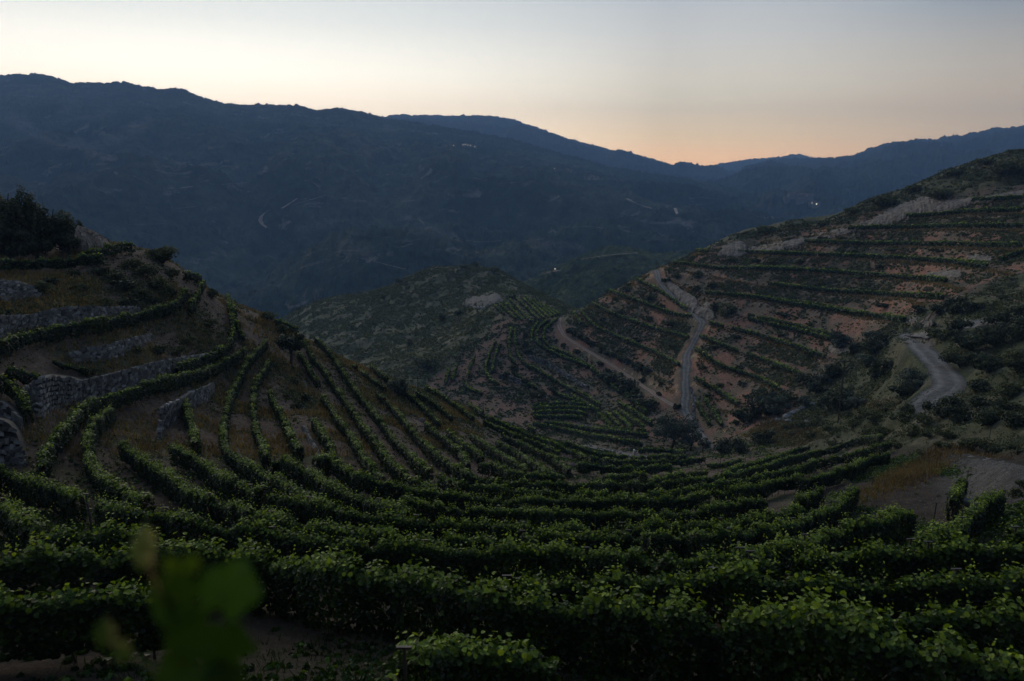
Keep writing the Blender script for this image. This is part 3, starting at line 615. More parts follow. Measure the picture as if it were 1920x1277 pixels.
# ------------------------------------------------------------------ vine rows
G1 = 'vine rows curving round the near bowl'; G2 = 'vine rows running up the left spur'; G3 = 'vine rows on the stone-walled terraces'
G4 = 'vine rows on the terraces of the right hillside'; G5 = 'vine rows on the valley terraces'; G6 = 'vine rows of the vineyard on the saddle'
NEAR_ROWS = [
 ("z:-120,1130 0,1125 100,1118 200,1115 310,1118 345,1122", 'leafy vine row at the lower left, directly behind the blurred leaves', G1, {}),
 ("z:747,1262 775,1222 840,1213 893,1222 940,1227 987,1220 1023,1225 1045,1240", 'short clump of vines at the bottom edge, in front of the tall nearest row', G1, dict(height=1.5)),
 ("z:-100,1045 0,1042 90,1036 200,1036 270,1040 350,1032 448,1041 510,1045 605,1070 693,1074 740,1080 813,1085 863,1097 927,1121 1000,1120 1040,1127 1140,1130 1207,1136 1273,1147 1377,1154 1475,1160 1513,1166 1630,1189 1669,1205 1747,1212 1825,1222 1920,1239 2020,1260", 'tallest and nearest vine row crossing the whole foreground', G1, dict(height=1.9, width=.36, bot=.1, gap=0)),
 ("z:1430,1165 1500,1156 1577,1165 1636,1154 1748,1148 1811,1142 1857,1146 1920,1156 2020,1165", 'vine row at the lower right, just behind the tall nearest row', G1, {}),
 ("z:0,942 21,951 37,967 71,988 87,996 129,1000 156,996 208,1000 250,1004 300,1012", 'short dark vine row at the left edge with a bare post beside it', G1, dict(gap=.3)),
 ("z:935,1095 980,1090 1050,1085 1113,1082 1153,1079 1210,1076 1240,1086 1290,1091 1346,1070 1400,1086 1455,1091 1513,1088 1560,1085 1611,1081 1650,1085 1708,1087 1786,1078 1825,1084 1883,1076 1920,1080 2020,1085", 'patchy vine row second behind the tall nearest row, with thin gaps in its middle', G1, dict(gap=.45)),
 ("z:-60,872 0,878 38,892 52,905 117,915 146,930 192,945 221,953 277,963 317,955 333,970 371,980 396,978 442,987 481,993 550,1003 592,1011 660,1014 746,1020 800,1024 871,1032 927,1034 983,1032 1050,1034 1117,1040 1183,1038 1240,1044 1290,1050 1380,1050 1416,1046 1500,1051 1566,1041 1632,1036 1671,1033 1741,1030 1807,1028 1920,1020 2020,1015", 'very long vine row from the pale wall at left to the right edge', G1, {}),
 ("z:229,832 254,851 281,870 312,886 340,905 358,924 388,934 415,938 446,949 467,957 498,965 529,976 560,982 602,990 658,995 702,1003 760,1010 830,1012 900,1008 960,1005 1017,1003 1056,1001 1098,1001 1140,1004 1171,1003 1202,1000 1244,1003 1296,1001 1325,1004 1367,999 1408,992 1460,988 1492,978 1523,966 1544,957 1571,946 1590,928 1605,914", 'vine row from the bare patch at left to the leafy tuft right of centre', G1, {}),
 ("z:1380,1042 1419,1032 1450,1028 1518,1012 1577,993 1605,982 1649,981 1693,962 1712,961", 'short rising vine row ending beside the lone post with T top', G1, {}),
 ("z:1697,1025 1741,1014 1774,1003 1796,988 1811,968 1842,944 1855,933 1881,924", 'steep vine row climbing to the gravel at the right', G1, {}),
 ("z:1789,932 1796,917 1806,900", 'single bushy vine column above the white boulder', G1, dict(height=1.9)),
 ("z:1895,1003 1925,990 1990,975", 'vine row end entering at the right edge above the foreground rows', G1, {}),
 ("z:1500,936 1512,927 1542,915", 'upright clump of vines beside a leaning post, right of centre', G1, dict(height=2.0)),
 ("z:325,840 363,853 394,876 425,899 456,909 483,920 515,928 550,936 592,941 617,949 654,959 696,965 740,970 777,976 800,974 835,980 902,983 950,984 979,986 1025,988 1129,989 1200,987 1244,980 1273,983 1325,982 1381,978 1408,972 1450,967 1492,956 1512,955", 'vine row bending right below the bottom of the two straw alleys', G1, {}),
 ("z:508,861 527,857 550,870 588,888 602,899 625,913 662,928 692,936 717,947 742,953 767,962", 'short vine row below the end of the crooked stone ledge', G1, {}),
 ("z:754,936 783,945 812,947 840,951 896,953 933,957 973,956 1004,963 1046,961 1129,960 1177,962 1233,963 1279,960 1325,952 1373,943 1404,937 1440,935", 'vine row with thin bare stakes in its middle, below centre', G1, dict(gap=.2)),
 ("z:592,863 613,857 638,872 665,892 690,896 725,904 767,913 800,922 835,923 860,928 892,929 931,936 973,936 1017,935 1056,935 1098,938 1150,935 1223,935 1273,934 1304,929 1346,923 1381,917 1429,909 1460,899 1492,893 1513,897 1554,886 1600,874 1630,857 1687,846", 'long vine row ending as the lowest of the three raised right ends', G1, {}),
 ("z:603,739 620,760 636,789 650,801 668,830 683,857 700,876 717,892", 'third vine row from the lone dark tree, stopping at the bend', G2, {}),
 ("z:570,639 588,670 609,695 626,720 643,743 661,768 683,801 704,826 725,857 746,876 767,895 788,903 821,914", 'vine row starting right beside the lone dark tree', G2, {}),
 ("z:576,625 599,637 620,660 636,685 655,712 672,737 693,762 721,797 735,817 758,838 777,859 798,876 819,888 850,903 871,909 912,912 944,917 975,920 1046,923 1077,928 1129,928 1181,926 1210,925 1263,922 1277,916 1331,909 1367,901 1408,897 1450,886 1492,878 1523,866 1558,859 1600,849 1630,841 1671,827", 'long vine row from the lone tree to the middle of the three raised ends', G1, {}),
 ("z:707,735 730,754 751,779 779,812 800,834 821,853 840,865 860,878 881,888 912,897 946,902 983,904 1029,904 1058,905 1098,907 1140,905 1192,905 1242,903 1273,899 1304,897 1335,893 1379,889 1398,880 1440,872 1471,860 1502,853 1533,845 1571,836 1584,827 1617,819 1652,818", 'long vine row from mid slope to the topmost of the three raised ends', G1, {}),
 ("z:798,792 819,811 846,830 869,853 877,869", 'short vine row beside the boulder on the middle slope', G1, {}),
 ("z:840,807 860,824 881,838 904,855", 'short vine row between the boulder and the dark bushes of the middle slope', G1, {}),
 ("z:883,813 912,834 944,853 971,870 985,879", 'straight vine row falling right from the grey brush patch', G1, {}),
 ("z:898,870 923,871 954,884 985,888 1025,890 1058,891", 'vine row turning level just above the centre of the bowl', G1, {}),
 ("z:933,828 965,845 1000,868 1025,884 1035,888", 'straight vine row next to the falling one, ending above the bowl centre', G1, {}),
 ("z:1038,863 1052,868 1067,878", 'tiny dark vine clump in the bottom of the bowl', G1, {}),
 ("z:942,815 973,828 1004,843 1029,853 1046,860", 'thin-stemmed vine row above the rusty patch', G1, dict(gap=.2)),
 ("z:906,787 931,799 963,811 994,824 1025,836 1050,847", 'third vine row counted down from the rim of the bowl', G1, {}),
 ("z:863,747 890,762 921,783 952,796 983,810 1017,823 1050,835 1081,848 1100,856", 'second vine row counted down from the rim of the bowl', G1, {}),
 ("z:793,708 830,724 880,744 947,778 973,789 1004,804", 'topmost vine row along the rim of the bowl', G1, {}),
 ("z:1060,827 1088,837 1119,848 1150,853 1177,855", 'vine row ending at the small concrete blocks', G1, {}),
 ("z:1083,869 1110,869 1140,874 1171,876 1213,874 1258,872", 'level vine row low in the bowl, left of the grassy strip', G1, {}),
 ("z:1108,856 1150,863 1190,864 1233,863 1285,862 1321,857", 'level vine row below the concrete blocks', G1, {}),
 ("z:1185,857 1233,854 1287,853", 'short level vine row touching the right concrete block', G1, {}),
 ("z:1198,841 1254,841 1283,846", 'short vine row below the big twisted tree', G1, {}),
 ("z:1129,893 1171,891 1213,889", 'short level vine row in the dark hollow of the bowl', G1, {}),
 ("z:1217,900 1252,892 1294,885 1325,882", 'vine row beneath the grassy strip right of the hollow', G1, {}),
 ("z:1356,884 1388,873 1419,865 1471,851 1492,841 1519,835", 'vine row at the far right edge of the bowl, below the leaning stake', G1, {}),
 ("z:1330,872 1360,868 1390,861", 'short weedy vine row under the round hedge trees', G1, dict(height=1.1)),
 # left spur, rows running up to the ridge
 ("z:499,639 488,650 463,677 449,706 432,737 424,768 417,801 420,825 425,845 446,857 477,878 508,895 535,907 567,924 588,933", 'vine row between the two straw alleys, left one', G2, {}),
 ("z:505,675 497,689 478,716 474,758 477,790 483,811 494,832 498,853", 'vine row on the right side of the straw alleys', G2, {}),
 ("z:505,731 513,752 526,772 540,801 550,826 562,842", 'vine row left of the crooked stone ledge', G2, {}),
 ("z:586,783 602,807 617,826 625,847", 'short vine row right of the crooked stone ledge', G2, {}),
 ("z:559,658 574,679 584,698 597,714", 'short vine row in front of the lone tree trunk', G2, {}),
 ("z:437,563 440,590 447,610 455,630", 'vine row on the right of the narrow alley at the ridge', G2, {}),
 ("z:345,745 352,772 362,800 366,832", 'short vine row in the shade of the round wall', G2, {}),
 ("z:620,641 640,652 672,668 692,681 713,698 728,710 755,729 780,748 800,768 823,790", 'vine row just inside the ridge line, right of the lone tree', G2, {}),
 ("z:661,681 692,706 722,727", 'thin vine row on the upper slope below the ridge row', G2, dict(height=1.3)),
 ("z:688,677 718,689 733,684 763,698", 'vine row on the ridge line left of the pale fuzzy bush', G2, {}),
 ("z:780,733 813,753 847,780", 'vine row below the pale fuzzy bush', G2, {}),
 ("z:787,717 830,740 863,763 887,780", 'vine row right of the pale fuzzy bush', G2, {}),
 ("z:515,598 538,606 557,616", 'vine row on the ridge behind the lone tree', G2, {}),
 # left terraces
 ("z:-60,492 0,489 21,487 52,489 83,487 125,484 156,480 190,478", 'vine row on the upper left terrace under the dark trees', G3, {}),
 ("z:158,474 188,466 219,458 250,456", 'bright vine row on the top left terrace by the pale cliff', G3, {}),
 ("z:-60,655 0,642 42,625 73,621 104,612 133,606 167,604 188,601 229,592 271,583 292,575 323,572 333,560 350,541", 'spiky vine row below the upper dry stone wall', G3, {}),
 ("z:354,576 367,555 375,536 385,521", 'vine row by the path near the left summit', G3, {}),
 ("z:346,509 375,516 398,524", 'vine row on the skyline of the left spur', G3, {}),
 ("z:427,553 433,587 437,620 430,645 400,662 360,676 330,686", 'vine row on the left of the narrow alley, bending left below it', G3, {}),
 ("z:460,655 417,678 383,694 340,703 300,713 265,722 247,732 202,745 160,756 131,788 113,811 94,825 82,848 78,866", 'vine row following the foot of the long dry stone wall', G3, {}),
 ("z:211,764 188,781 167,801 164,825 165,850 172,870 188,889 208,905 225,913 242,926 275,939", 'vine row bending right round the bare patch at left', G3, {}),
 ("z:-20,700 0,709 25,717 42,741 52,768", 'vines spilling over the near wall at the left edge', G3, {}),
 ("z:12,690 45,691 80,707 99,728", 'drooping vines on top of the long wall at the left', G3, {}),
 ("z:99,674 129,681 160,690", 'low green vines on the terrace between two walls', G3, dict(height=1.0)),
]
for s_, lab, g_, kw in NEAR_ROWS:
    far_ok = ('left spur' in g_ or 'stone-walled' in g_)
    P = trace(near, s_, kw.get('height', 1.65)-.1, 5, 172, step=.6, it=4)
    vine_row(P, lab, g_, **kw)

RIGHT_ROWS = [   # (trace of the ground line, label)
 ("k:540,245 700,318 860,430", 'vine row on the topmost terrace left of the road, under its upper bend'),
 ("k:430,325 600,388 800,460 890,470", 'vine row second from the top, left of the road'),
 ("k:330,395 450,458 650,528 870,590", 'vine row third from the top, left of the road'),
 ("k:260,435 350,528 500,598 680,668 820,745", 'vine row fourth from the top, left of the road'),
 ("k:220,420 235,470 270,510", 'short vine row at the golden rim above the fork'),
 ("k:850,100 920,98 980,104", 'vine tuft on the skyline beside the big pale rock'),
 ("k:1150,103 1350,112 1500,118 l:120,948 600,965 1100,988 1400,1013 1650,1035", 'vine row on the terrace at the foot of the long pale cliff'),
 ("k:790,165 1050,198 1500,203 l:0,1050 500,1075 900,1105 1380,1145", 'vine row on the terrace level with the top bend of the road'),
 ("l:150,1165 600,1215 1100,1245 1350,1262", 'vine row above the little spur with the dark bush cap'),
 ("k:970,335 1250,362 1600,408 1850,458 m:800,265 1080,315", 'vine row with a ragged dark bush at its road end'),
 ("k:1210,465 1450,518 1680,580", 'short vine row above the rusty scar'),
 ("k:1210,485 1450,540 1670,600", 'second vine row of the pair above the rusty scar'),
 ("k:990,508 1250,570 1500,650 1640,700", 'vine row starting at the elbow of the road'),
 ("k:940,580 1100,650 1300,720 1500,800", 'vine row starting just below the elbow of the road'),
 ("k:910,650 1050,750 1250,812 1400,890", 'vine row ending among the dark gully trees'),
 ("k:910,820 1050,900 1150,970", 'short vine row right of the straight stretch of road'),
 ("k:920,965 960,1030 990,1080", 'steep short vine row beside the stony verge'),
 ("k:960,935 1010,1010 1060,1085", 'steep short vine row right of the one by the verge'),
 ("l:400,870 800,885 1400,890 1700,900 1900,905", 'vine row on the second terrace below the cliff'),
 ("l:700,782 900,772 1200,770 1500,765 1900,765", 'vine row on the third terrace from the top, right hillside'),
 ("l:1100,697 1300,685 1500,667 1900,656", 'vine row on the second terrace from the top, right hillside'),
 ("l:1560,586 1700,580 1900,570", 'vine row on the very top terrace under the cliff'),
 ("l:1440,1020 1560,1040 1660,1050", 'bushy vine row beside the pale scree'),
 ("l:1750,1000 1840,970 1919,945", 'vine row at the right edge above the bare spur'),
 ("m:0,135 250,185 440,215 640,245 800,275", 'vine row below the one with the ragged bush'),
 ("m:950,280 1020,300 1090,315", 'vine clump at the end of the terraces over the second road'),
]
for s_, lab in RIGHT_ROWS:
    P = trace(near, s_, .15, 130, 360, step=1.0, it=3)
    vine_row(P, lab, G4, height=1.75, width=.48)
VALLEY_ROWS = [
 ("z:1031,602 1010,617 1005,634 1008,648 1029,661 1060,675 1092,686 1125,707 1154,727 1180,750 1205,775", 'long vine row hooking round the head of the valley, outer one'),
 ("z:1046,600 1021,621 1019,638 1029,655 1067,669 1112,694 1133,717 1165,740 1190,760 1212,780", 'long vine row inside the outer hooked one'),
 ("z:1010,607 998,623 996,644", 'short vine row at the head of the hooked rows'),
 ("z:967,619 965,644 971,669 983,686 1008,698 1040,717 1071,734 1102,748 1125,765", 'vine row passing left of the stony bank'),
 ("z:958,619 954,648 958,677 967,686", 'short upright vine row at the valley middle'),
 ("z:929,644 917,669 910,692 912,707 925,721 935,725", 'curled vine row above the small tree pair'),
 ("z:890,671 881,694 877,711", 'thin vine row by the yellow grass bank'),
 ("z:869,723 883,736 904,742", 'vine row under the yellow grass bank'),
 ("z:937,650 925,682 923,702", 'vine row inside the curled one'),
 ("z:856,690 852,703 848,717", 'leftmost little vine row of the valley'),
 ("z:842,697 838,710 836,722", 'faint vine row at the foot of the scrub hill'),
 ("z:1070,745 1095,760 1120,775", 'vine row above the pole terrace'),
 ("z:1000,764 1035,762 1070,760 1100,764", 'topmost row of the dense vine block left of the pole'),
 ("z:998,771 1035,769 1070,768 1105,772", 'second row of the dense vine block left of the pole'),
 ("z:996,779 1035,777 1070,776 1100,781", 'third row of the dense vine block left of the pole'),
 ("z:1000,787 1035,786 1075,786 1092,789", 'lowest row of the dense vine block left of the pole'),
 ("z:1123,782 1133,792 1144,802", 'first slanting vine row right of the pole terrace'),
 ("z:1136,780 1148,791 1160,803", 'second slanting vine row right of the pole terrace'),
 ("z:1150,778 1167,792 1183,807", 'third slanting vine row right of the pole terrace'),
 ("z:1164,777 1187,793 1207,808", 'fourth slanting vine row right of the pole terrace'),
 ("z:1160,760 1190,778 1208,791 1221,799", 'slanting vine row nearest the twisted tree'),
 ("z:1021,797 1060,802 1100,808 1140,813 1180,818 1215,822", 'upper level row under the pole terrace wall'),
 ("z:1000,800 1050,809 1104,822 1150,829 1181,835 1205,838", 'lower level row under the pole terrace wall'),
 ("z:1130,806 1170,811 1210,814", 'short level row touching the twisted tree'),
 ("z:960,700 975,712 990,725 1010,733", 'vine row below the small tree pair'),
 ("z:1035,735 1060,750 1085,757", 'vine row on the bank over the dense block'),
]
for s_, lab in VALLEY_ROWS:
    P = trace(near, s_, .15, 172, 400, step=1.0, it=3)
    vine_row(P, lab, G5, height=1.8, width=.5)
SAD = [((610, 175), (700, 250)), ((650, 155), (800, 290)), ((700, 135), (860, 300)), ((750, 115), (930, 310)), ((800, 100), (1010, 300)), ((850, 90), (1060, 290)),
       ((890, 90), (1100, 280)), ((950, 112), (1130, 270)), ((1010, 143), (1160, 260)), ((1070, 175), (1190, 250))]
names = ['leftmost', 'second from the left', 'third from the left', 'fourth from the left', 'fifth from the left', 'fifth from the right', 'fourth from the right', 'third from the right', 'second from the right', 'rightmost']
for (a_, b_), nm in zip(SAD, names):
    P = trace(near, f"o:{a_[0]},{a_[1]} {(a_[0]+b_[0])/2},{(a_[1]+b_[1])/2} {b_[0]},{b_[1]}", .15, 250, 470, step=1.0, it=2)
    vine_row(P, f'slanting vine row on the saddle below the scrub hill, {nm} of ten', G6, height=1.6, width=.45)

# ------------------------------------------------------------------ roads
def strip(name, P, w, mat, lift=.09, label=None, kind='structure', cross=5, edge=.25):
    d = np.gradient(P[:, :2], axis=0); d /= np.linalg.norm(d, axis=1, keepdims=True); nrm = np.stack([-d[:, 1], d[:, 0]], 1)
    V = []
    for i, q in enumerate(P):
        wl = w/2*(1+.10*math.sin(i*.7)+edge*float(vnoise(np.array([i*.31]), np.array([w]), 5)[0])); wr = w/2*(1+edge*float(vnoise(np.array([i*.27]), np.array([w+9.]), 6)[0]))
        for c_ in np.linspace(-wl, wr, cross):
            x, y = q[0]+nrm[i, 0]*c_, q[1]+nrm[i, 1]*c_
            V.append((x, y, float(H(x, y))))
    V = np.array(V).reshape(len(P), cross, 3); zc = V[:, :, 2].mean(1, keepdims=True)
    V[:, :, 2] = V[:, :, 2]*.5+zc*.5+lift*(1-(np.linspace(-1, 1, cross)[None])**4*1.6)
    V[:, :, 2] = np.maximum(V[:, :, 2], H(V[:, :, 0], V[:, :, 1])+.03)
    id_ = np.arange(len(P)*cross).reshape(len(P), cross)
    F = np.stack([id_[:-1, :-1], id_[1:, :-1], id_[1:, 1:], id_[:-1, 1:]], -1).reshape(-1, 4)
    o = mesh_obj(name, V.reshape(-1, 3), F, mat, smooth=True, attr={'across': np.tile(np.abs(np.linspace(-1, 1, cross)), len(P))}); tagit(o, label, kind=kind); return o
for k, P in roadW.items():
    strip('path' if k in ('track', 'upper') else 'road', P, ROADS[k][1], M_TRACKM if k in ('track', 'upper') else M_ROAD, cross=11)
cn = trace(near, "z:1100,835 1125,842 1149,847 1187,854 1215,858", 0, 120, 220, step=1.2, it=3)
if cn is not None: strip('path', cn, 4.0, M_ROAD, lift=.15)
# pale tracks and clearings on the far slopes
def far_strip(surf, s, w, mat, name='path'):
    P = trace(surf, s, 0, 0, 1e9, step=12, it=1, jump=30)
    if P is None: return
    d = np.gradient(P[:, :2], axis=0); d /= np.linalg.norm(d, axis=1, keepdims=True)+1e-9
    V = []
    for i, q in enumerate(P):
        nx, ny = -d[i, 1], d[i, 0]
        for c_ in (-.5, .5): V.append((q[0]+nx*w*c_, q[1]+ny*w*c_, q[2]+3.5+ (w*.0)))
    id_ = np.arange(len(V)).reshape(-1, 2); F = np.stack([id_[:-1, 0], id_[1:, 0], id_[1:, 1], id_[:-1, 1]], -1)
    tagit(mesh_obj(name, np.array(V), F, mat), kind='structure')
M_FTRACK = mat_plain('far_track_earth', (.26, .20, .16), .95, .05, .2, .1)
for s_, w in [("z:508,396 490,404 486,412 488,420 496,426 503,431", 13), ("z:558,375 545,383 536,390 528,394", 12), ("z:612,368 590,376 566,382 548,388", 8),
              ("z:670,487 700,494 730,502 760,509", 4), ("z:1175,375 1195,386 1215,392 1222,394", 11), ("z:1315,415 1350,414", 6), ("z:1205,457 1240,452 1280,455", 3),
              ("z:930,348 965,345 1000,343", 8), ("z:1265,393 1270,405", 9), ("z:860,452 900,458 940,455", 6), ("z:240,425 310,423", 7), ("z:330,395 370,390", 8),
              ("z:415,349 465,345", 12), ("z:340,356 360,352", 14), ("z:1010,370 1050,368 1090,369", 6), ("z:820,375 860,372", 6), ("z:720,360 760,357", 5), ("z:1060,430 1110,428 1130,432", 5), ("z:980,455 1020,452", 5), ("z:640,360 680,352", 5)]:
    far_strip(mtn, s_, w*.62, M_FTRACK)
far_strip(hill2, "z:1090,492 1120,487 1160,482 1195,480", 3.0, M_FTRACK)
far_strip(hill2, "z:1020,520 1035,512 1048,513", 7, M_TRACKM)

# ------------------------------------------------------------------ dry stone walls
def stones_on(surfpts_fn, nu, nv, s, jit=.3):
    """irregular stones laid on a (u,v) sheet"""
    acc = Acc(); tones = []
    cube = np.array([[x, y, z] for z in (-1, 1) for y in (-1, 1) for x in (-1, 1)], float)*.5
    Fq = np.array([[0, 2, 3, 1], [4, 5, 7, 6], [0, 1, 5, 4], [2, 6, 7, 3], [0, 4, 6, 2], [1, 3, 7, 5]])
    for j in range(nv):
        for i in range(nu+1):
            u = (i+.5*(j % 2)+rng.uniform(-.2, .2))/nu; v = (j+.5+rng.uniform(-.15, .15))/nv
            p, U_, Vv, Nn = surfpts_fn(min(max(u, 0), 1), v)
            wd = s*rng.uniform(.75, 1.5); hg = s*rng.uniform(.6, .95); dp_ = s*rng.uniform(.7, 1.2)
            c_ = cube*(1+rng.uniform(-.28, .28, cube.shape)); a = rng.normal(0, .25)
            x = c_[:, 0]*wd; y = c_[:, 1]*hg; x, y = x*math.cos(a)-y*math.sin(a), x*math.sin(a)+y*math.cos(a)
            acc.add(p+x[:, None]*U_+y[:, None]*Vv+(c_[:, 2]*dp_+rng.uniform(-.06, .1)*s)[:, None]*Nn, Fq)
            tones += [float(np.clip(rng.normal(.42, .2), 0, 1))]*8
    return acc, tones
def stone_wall(top, bot, label, s=.40, mat=None, dmax=200, protr=.25, name='dry_stone_wall', skip=0.0):
    T_, B_ = densify(tr(top), 4), densify(tr(bot), 4)
    n = max(len(T_), len(B_)); r = np.linspace(0, 1, n)
    ip = lambda A: np.stack([np.interp(r, np.linspace(0, 1, len(A)), A[:, k]) for k in (0, 1)], 1)
    T_, B_ = ip(T_), ip(B_); W_ = []
    for t_, b_ in zip(T_, B_):
        hb = near.cast(b_[0], b_[1], 0, 20, dmax); ht = near.cast(t_[0], t_[1], 0, 20, dmax)
        if hb is None or ht is None: continue
        if W_ and abs(hb[1]-W_[-1][0][1]) > .12*hb[1]: continue
        te, ee = pix(t_[0], t_[1]); d = hb[1]+(max(ht[1], hb[1])-hb[1])*protr
        W_.append((hb-[0, 0, .15], np.array([te*d, d, ee*d]), ht))
    if len(W_) < 3: print('wall failed', label); return None
    B3 = np.array([w[0] for w in W_]); T3 = np.array([w[1] for w in W_]); R3 = np.array([w[2] for w in W_])
    B3, T3, R3 = (smooth_poly(a, 1e9, 0) if False else a for a in (B3, T3, R3))
    for _ in range(3):
        for A in (B3, T3, R3): A[1:-1] = (A[:-2]+2*A[1:-1]+A[2:])/4
    Lw = np.linalg.norm(np.diff(B3, axis=0), axis=1).sum(); Hw = float(np.median(np.linalg.norm(T3-B3, axis=1)))
    s = max(s, .0028*B3[:, 1].mean()); nu, nv = max(2, int(Lw/s/.95)), max(2, int(Hw/s/.62))
    k = np.arange(len(B3))/(len(B3)-1)
    def fn(u, v):
        b = np.array([np.interp(u, k, B3[:, q]) for q in range(3)]); t = np.array([np.interp(u, k, T3[:, q]) for q in range(3)])
        b2 = np.array([np.interp(min(1, u+.02), k, B3[:, q]) for q in range(3)]); b1 = np.array([np.interp(max(0, u-.02), k, B3[:, q]) for q in range(3)])
        U_ = b2-b1; U_ /= np.linalg.norm(U_); Vv = t-b; Vv /= np.linalg.norm(Vv); Nn = np.cross(U_, Vv)
        if Nn[1] > 0: Nn = -Nn
        return b+(t-b)*v, U_, Vv, Nn
    acc, tones = stones_on(fn, nu, nv, s)
    # backing and earth cap behind the face
    n = len(B3); base_i = acc.n
    back = np.concatenate([B3+[0, .12, 0], T3+[0, .12, -.05], R3+[0, .6, -.02]])
    i = np.arange(n-1)[:, None]
    F = np.concatenate([i+np.array([[0, 1, n+1, n]]), i+np.array([[n, n+1, 2*n+1, 2*n]])])
    acc.add(back, F); tones += [.05]*len(back)
    o = acc.obj(name, mat or M_STONE, attr={'tone': tones}); o0 = B3[n//2]
    tagit(o, label, 'stone wall'); return o
stone_wall("h:0,460 150,470 250,500 330,560 370,620", "h:0,650 120,650 200,635 300,632 370,630", 'short grey dry stone wall at the upper left edge')
stone_wall("h:0,780 280,770 380,740 600,700 900,700 1150,700 1240,690", "h:0,970 200,900 400,880 600,850 850,820 1100,780 1240,740", 'straight dry stone wall above the spiky vine row')
stone_wall("h:640,1120 800,1060 950,1050 1080,1000 1350,950", "h:650,1190 850,1190 1100,1130 1250,1065 1370,975", 'low broken dry stone wall in the middle of the left terraces')
stone_wall("n:200,560 300,470 350,440 550,460 640,490 750,460 1000,400 1250,330 1500,290 1690,270", "n:230,700 300,800 400,705 540,680 800,620 1000,530 1200,470 1450,410 1600,360 1690,330", 'long curving dry stone wall sweeping across the left terraces')
stone_wall("n:-60,790 0,800 60,820 120,900 150,1000 170,1110", "n:-60,1140 0,1145 60,1148 110,1150 150,1152 175,1155", 'pale near dry stone wall cut by the left edge')
stone_wall("n:-60,660 0,650 60,690 110,730 160,780", "n:-60,800 0,805 50,815 100,840 150,880", 'dark stone wall hung with vines at the left edge')
stone_wall("n:1290,690 1330,670 1420,640 1530,570 1640,530 1700,500", "n:1262,960 1285,880 1400,800 1440,710 1600,680 1700,600", 'round-ended stone wall at the end of the bare patch')
stone_wall("b:1285,85 1320,95 1345,190 1400,260 1430,340", "b:1290,130 1310,190 1335,240 1385,300 1425,360", 'narrow crooked stone ledge between two vine rows', s=.3)
stone_wall("z:1081,793 1090,795 1142,803 1150,806", "z:1083,802 1092,804 1142,809 1150,810", 'small curved stone wall under the valley pole', dmax=300)
stone_wall("o:920,600 1100,655 1250,765 1450,885", "o:920,645 1100,700 1250,805 1450,915", 'grey rubble bank across the valley terraces', s=.5, dmax=350, name='rubble_bank', protr=.1)
stone_wall("o:640,760 800,805 950,865", "o:660,800 800,850 950,900", 'grey rubble bank below the small tree pair', s=.5, dmax=350, name='rubble_bank', protr=.1)
stone_wall("p:1410,130 1440,250 1420,400 1500,520", "p:1430,130 1465,250 1450,400 1530,525", 'line of pale stones along the verge of the straight road', s=.4, dmax=260, name='stone_verge', protr=.2)

# ------------------------------------------------------------------ rock faces
def rock_face(up, lo, label, mat=M_ROCK, dmin=100, dmax=380, thick=1.1, rough=1.2, seed=1, name='rock_face', surf=None):
    surf = surf or near
    A, B_ = tr(up), tr(lo); n = int(max(12, abs(A[-1]-A[0]).sum()/2.0)); m = 12; r = np.linspace(0, 1, n)
    ip = lambda Q: np.stack([np.interp(r, np.linspace(0, 1, len(Q)), Q[:, k]) for k in (0, 1)], 1)
    A, B_ = ip(densify(A, 3)), ip(densify(B_, 3)); G_ = np.full((n, m, 3), np.nan)
    A[:, 1] += 1.6*vnoise(r*n*.45, r*0+.3, seed); B_[:, 1] += 1.2*vnoise(r*n*.5, r*0+.7, seed)
    for i in range(n):
        hb = surf.cast(B_[i, 0], B_[i, 1], 0, dmin, dmax); ht = surf.cast(A[i, 0], A[i, 1], 0, dmin, dmax)
        if hb is None and ht is None: continue
        if hb is None: hb = ht
        if ht is None: ht = hb+[0, 3, 0]
        for j in range(m):
            v = j/(m-1); q = B_[i]+(A[i]-B_[i])*v; t, e = pix(q[0], q[1])
            d = hb[1]+(ht[1]-hb[1])*(v**1.6 if j < m-1 else 1)
            G_[i, j] = (t*d, d, e*d)
    ok = ~np.isnan(G_[:, 0, 0])
    if ok.sum() < 3: print('rock failed', label); return
    G_ = G_[ok]; n = len(G_)
    s_ = np.arange(n)[:, None]*.5+np.zeros((1, m)); v_ = np.arange(m)[None]*.4+np.zeros((n, 1))
    dd = fbm(s_*1.6, v_*.35, 4, seed)*rough+np.abs(fbm(s_*4.1+v_*1.2, v_*.5, 3, seed+4))*rough*1.3
    envl = np.sin(np.linspace(.08, .92, m)*math.pi)[None]**.5
    G_[:, :, 1] -= (thick*.35+dd)*envl; G_[:, :, 0] += fbm(s_*1.7, v_*1.1, 2, seed+9)*.4*envl
    G_[:, 0, 2] -= .6; G_[:, -1, 2] -= .3
    back = G_.copy(); back[:, :, 1] += thick; back[:, :, 2] -= .5
    id_ = np.arange(n*m).reshape(n, m); f = lambda q: np.stack([q[:-1, :-1], q[1:, :-1], q[1:, 1:], q[:-1, 1:]], -1).reshape(-1, 4)
    rim = np.r_[id_[:, 0], id_[-1, 1:], id_[::-1, -1][1:], id_[0, ::-1][1:]]
    fr = np.stack([rim[:-1], rim[1:], rim[1:]+n*m, rim[:-1]+n*m], 1)
    V = np.concatenate([G_.reshape(-1, 3), back.reshape(-1, 3)])
    o = mesh_obj(name, V, np.concatenate([f(id_), f(id_)+n*m, fr]), mat); tagit(o, label, 'rock'); return o
rock_face("z:1350,468 1357,456 1375,447 1392,451 1400,460", "z:1343,480 1360,481 1375,482 1390,482 1402,476", 'big pale rock block at the left end of the hillside cliff', seed=2)
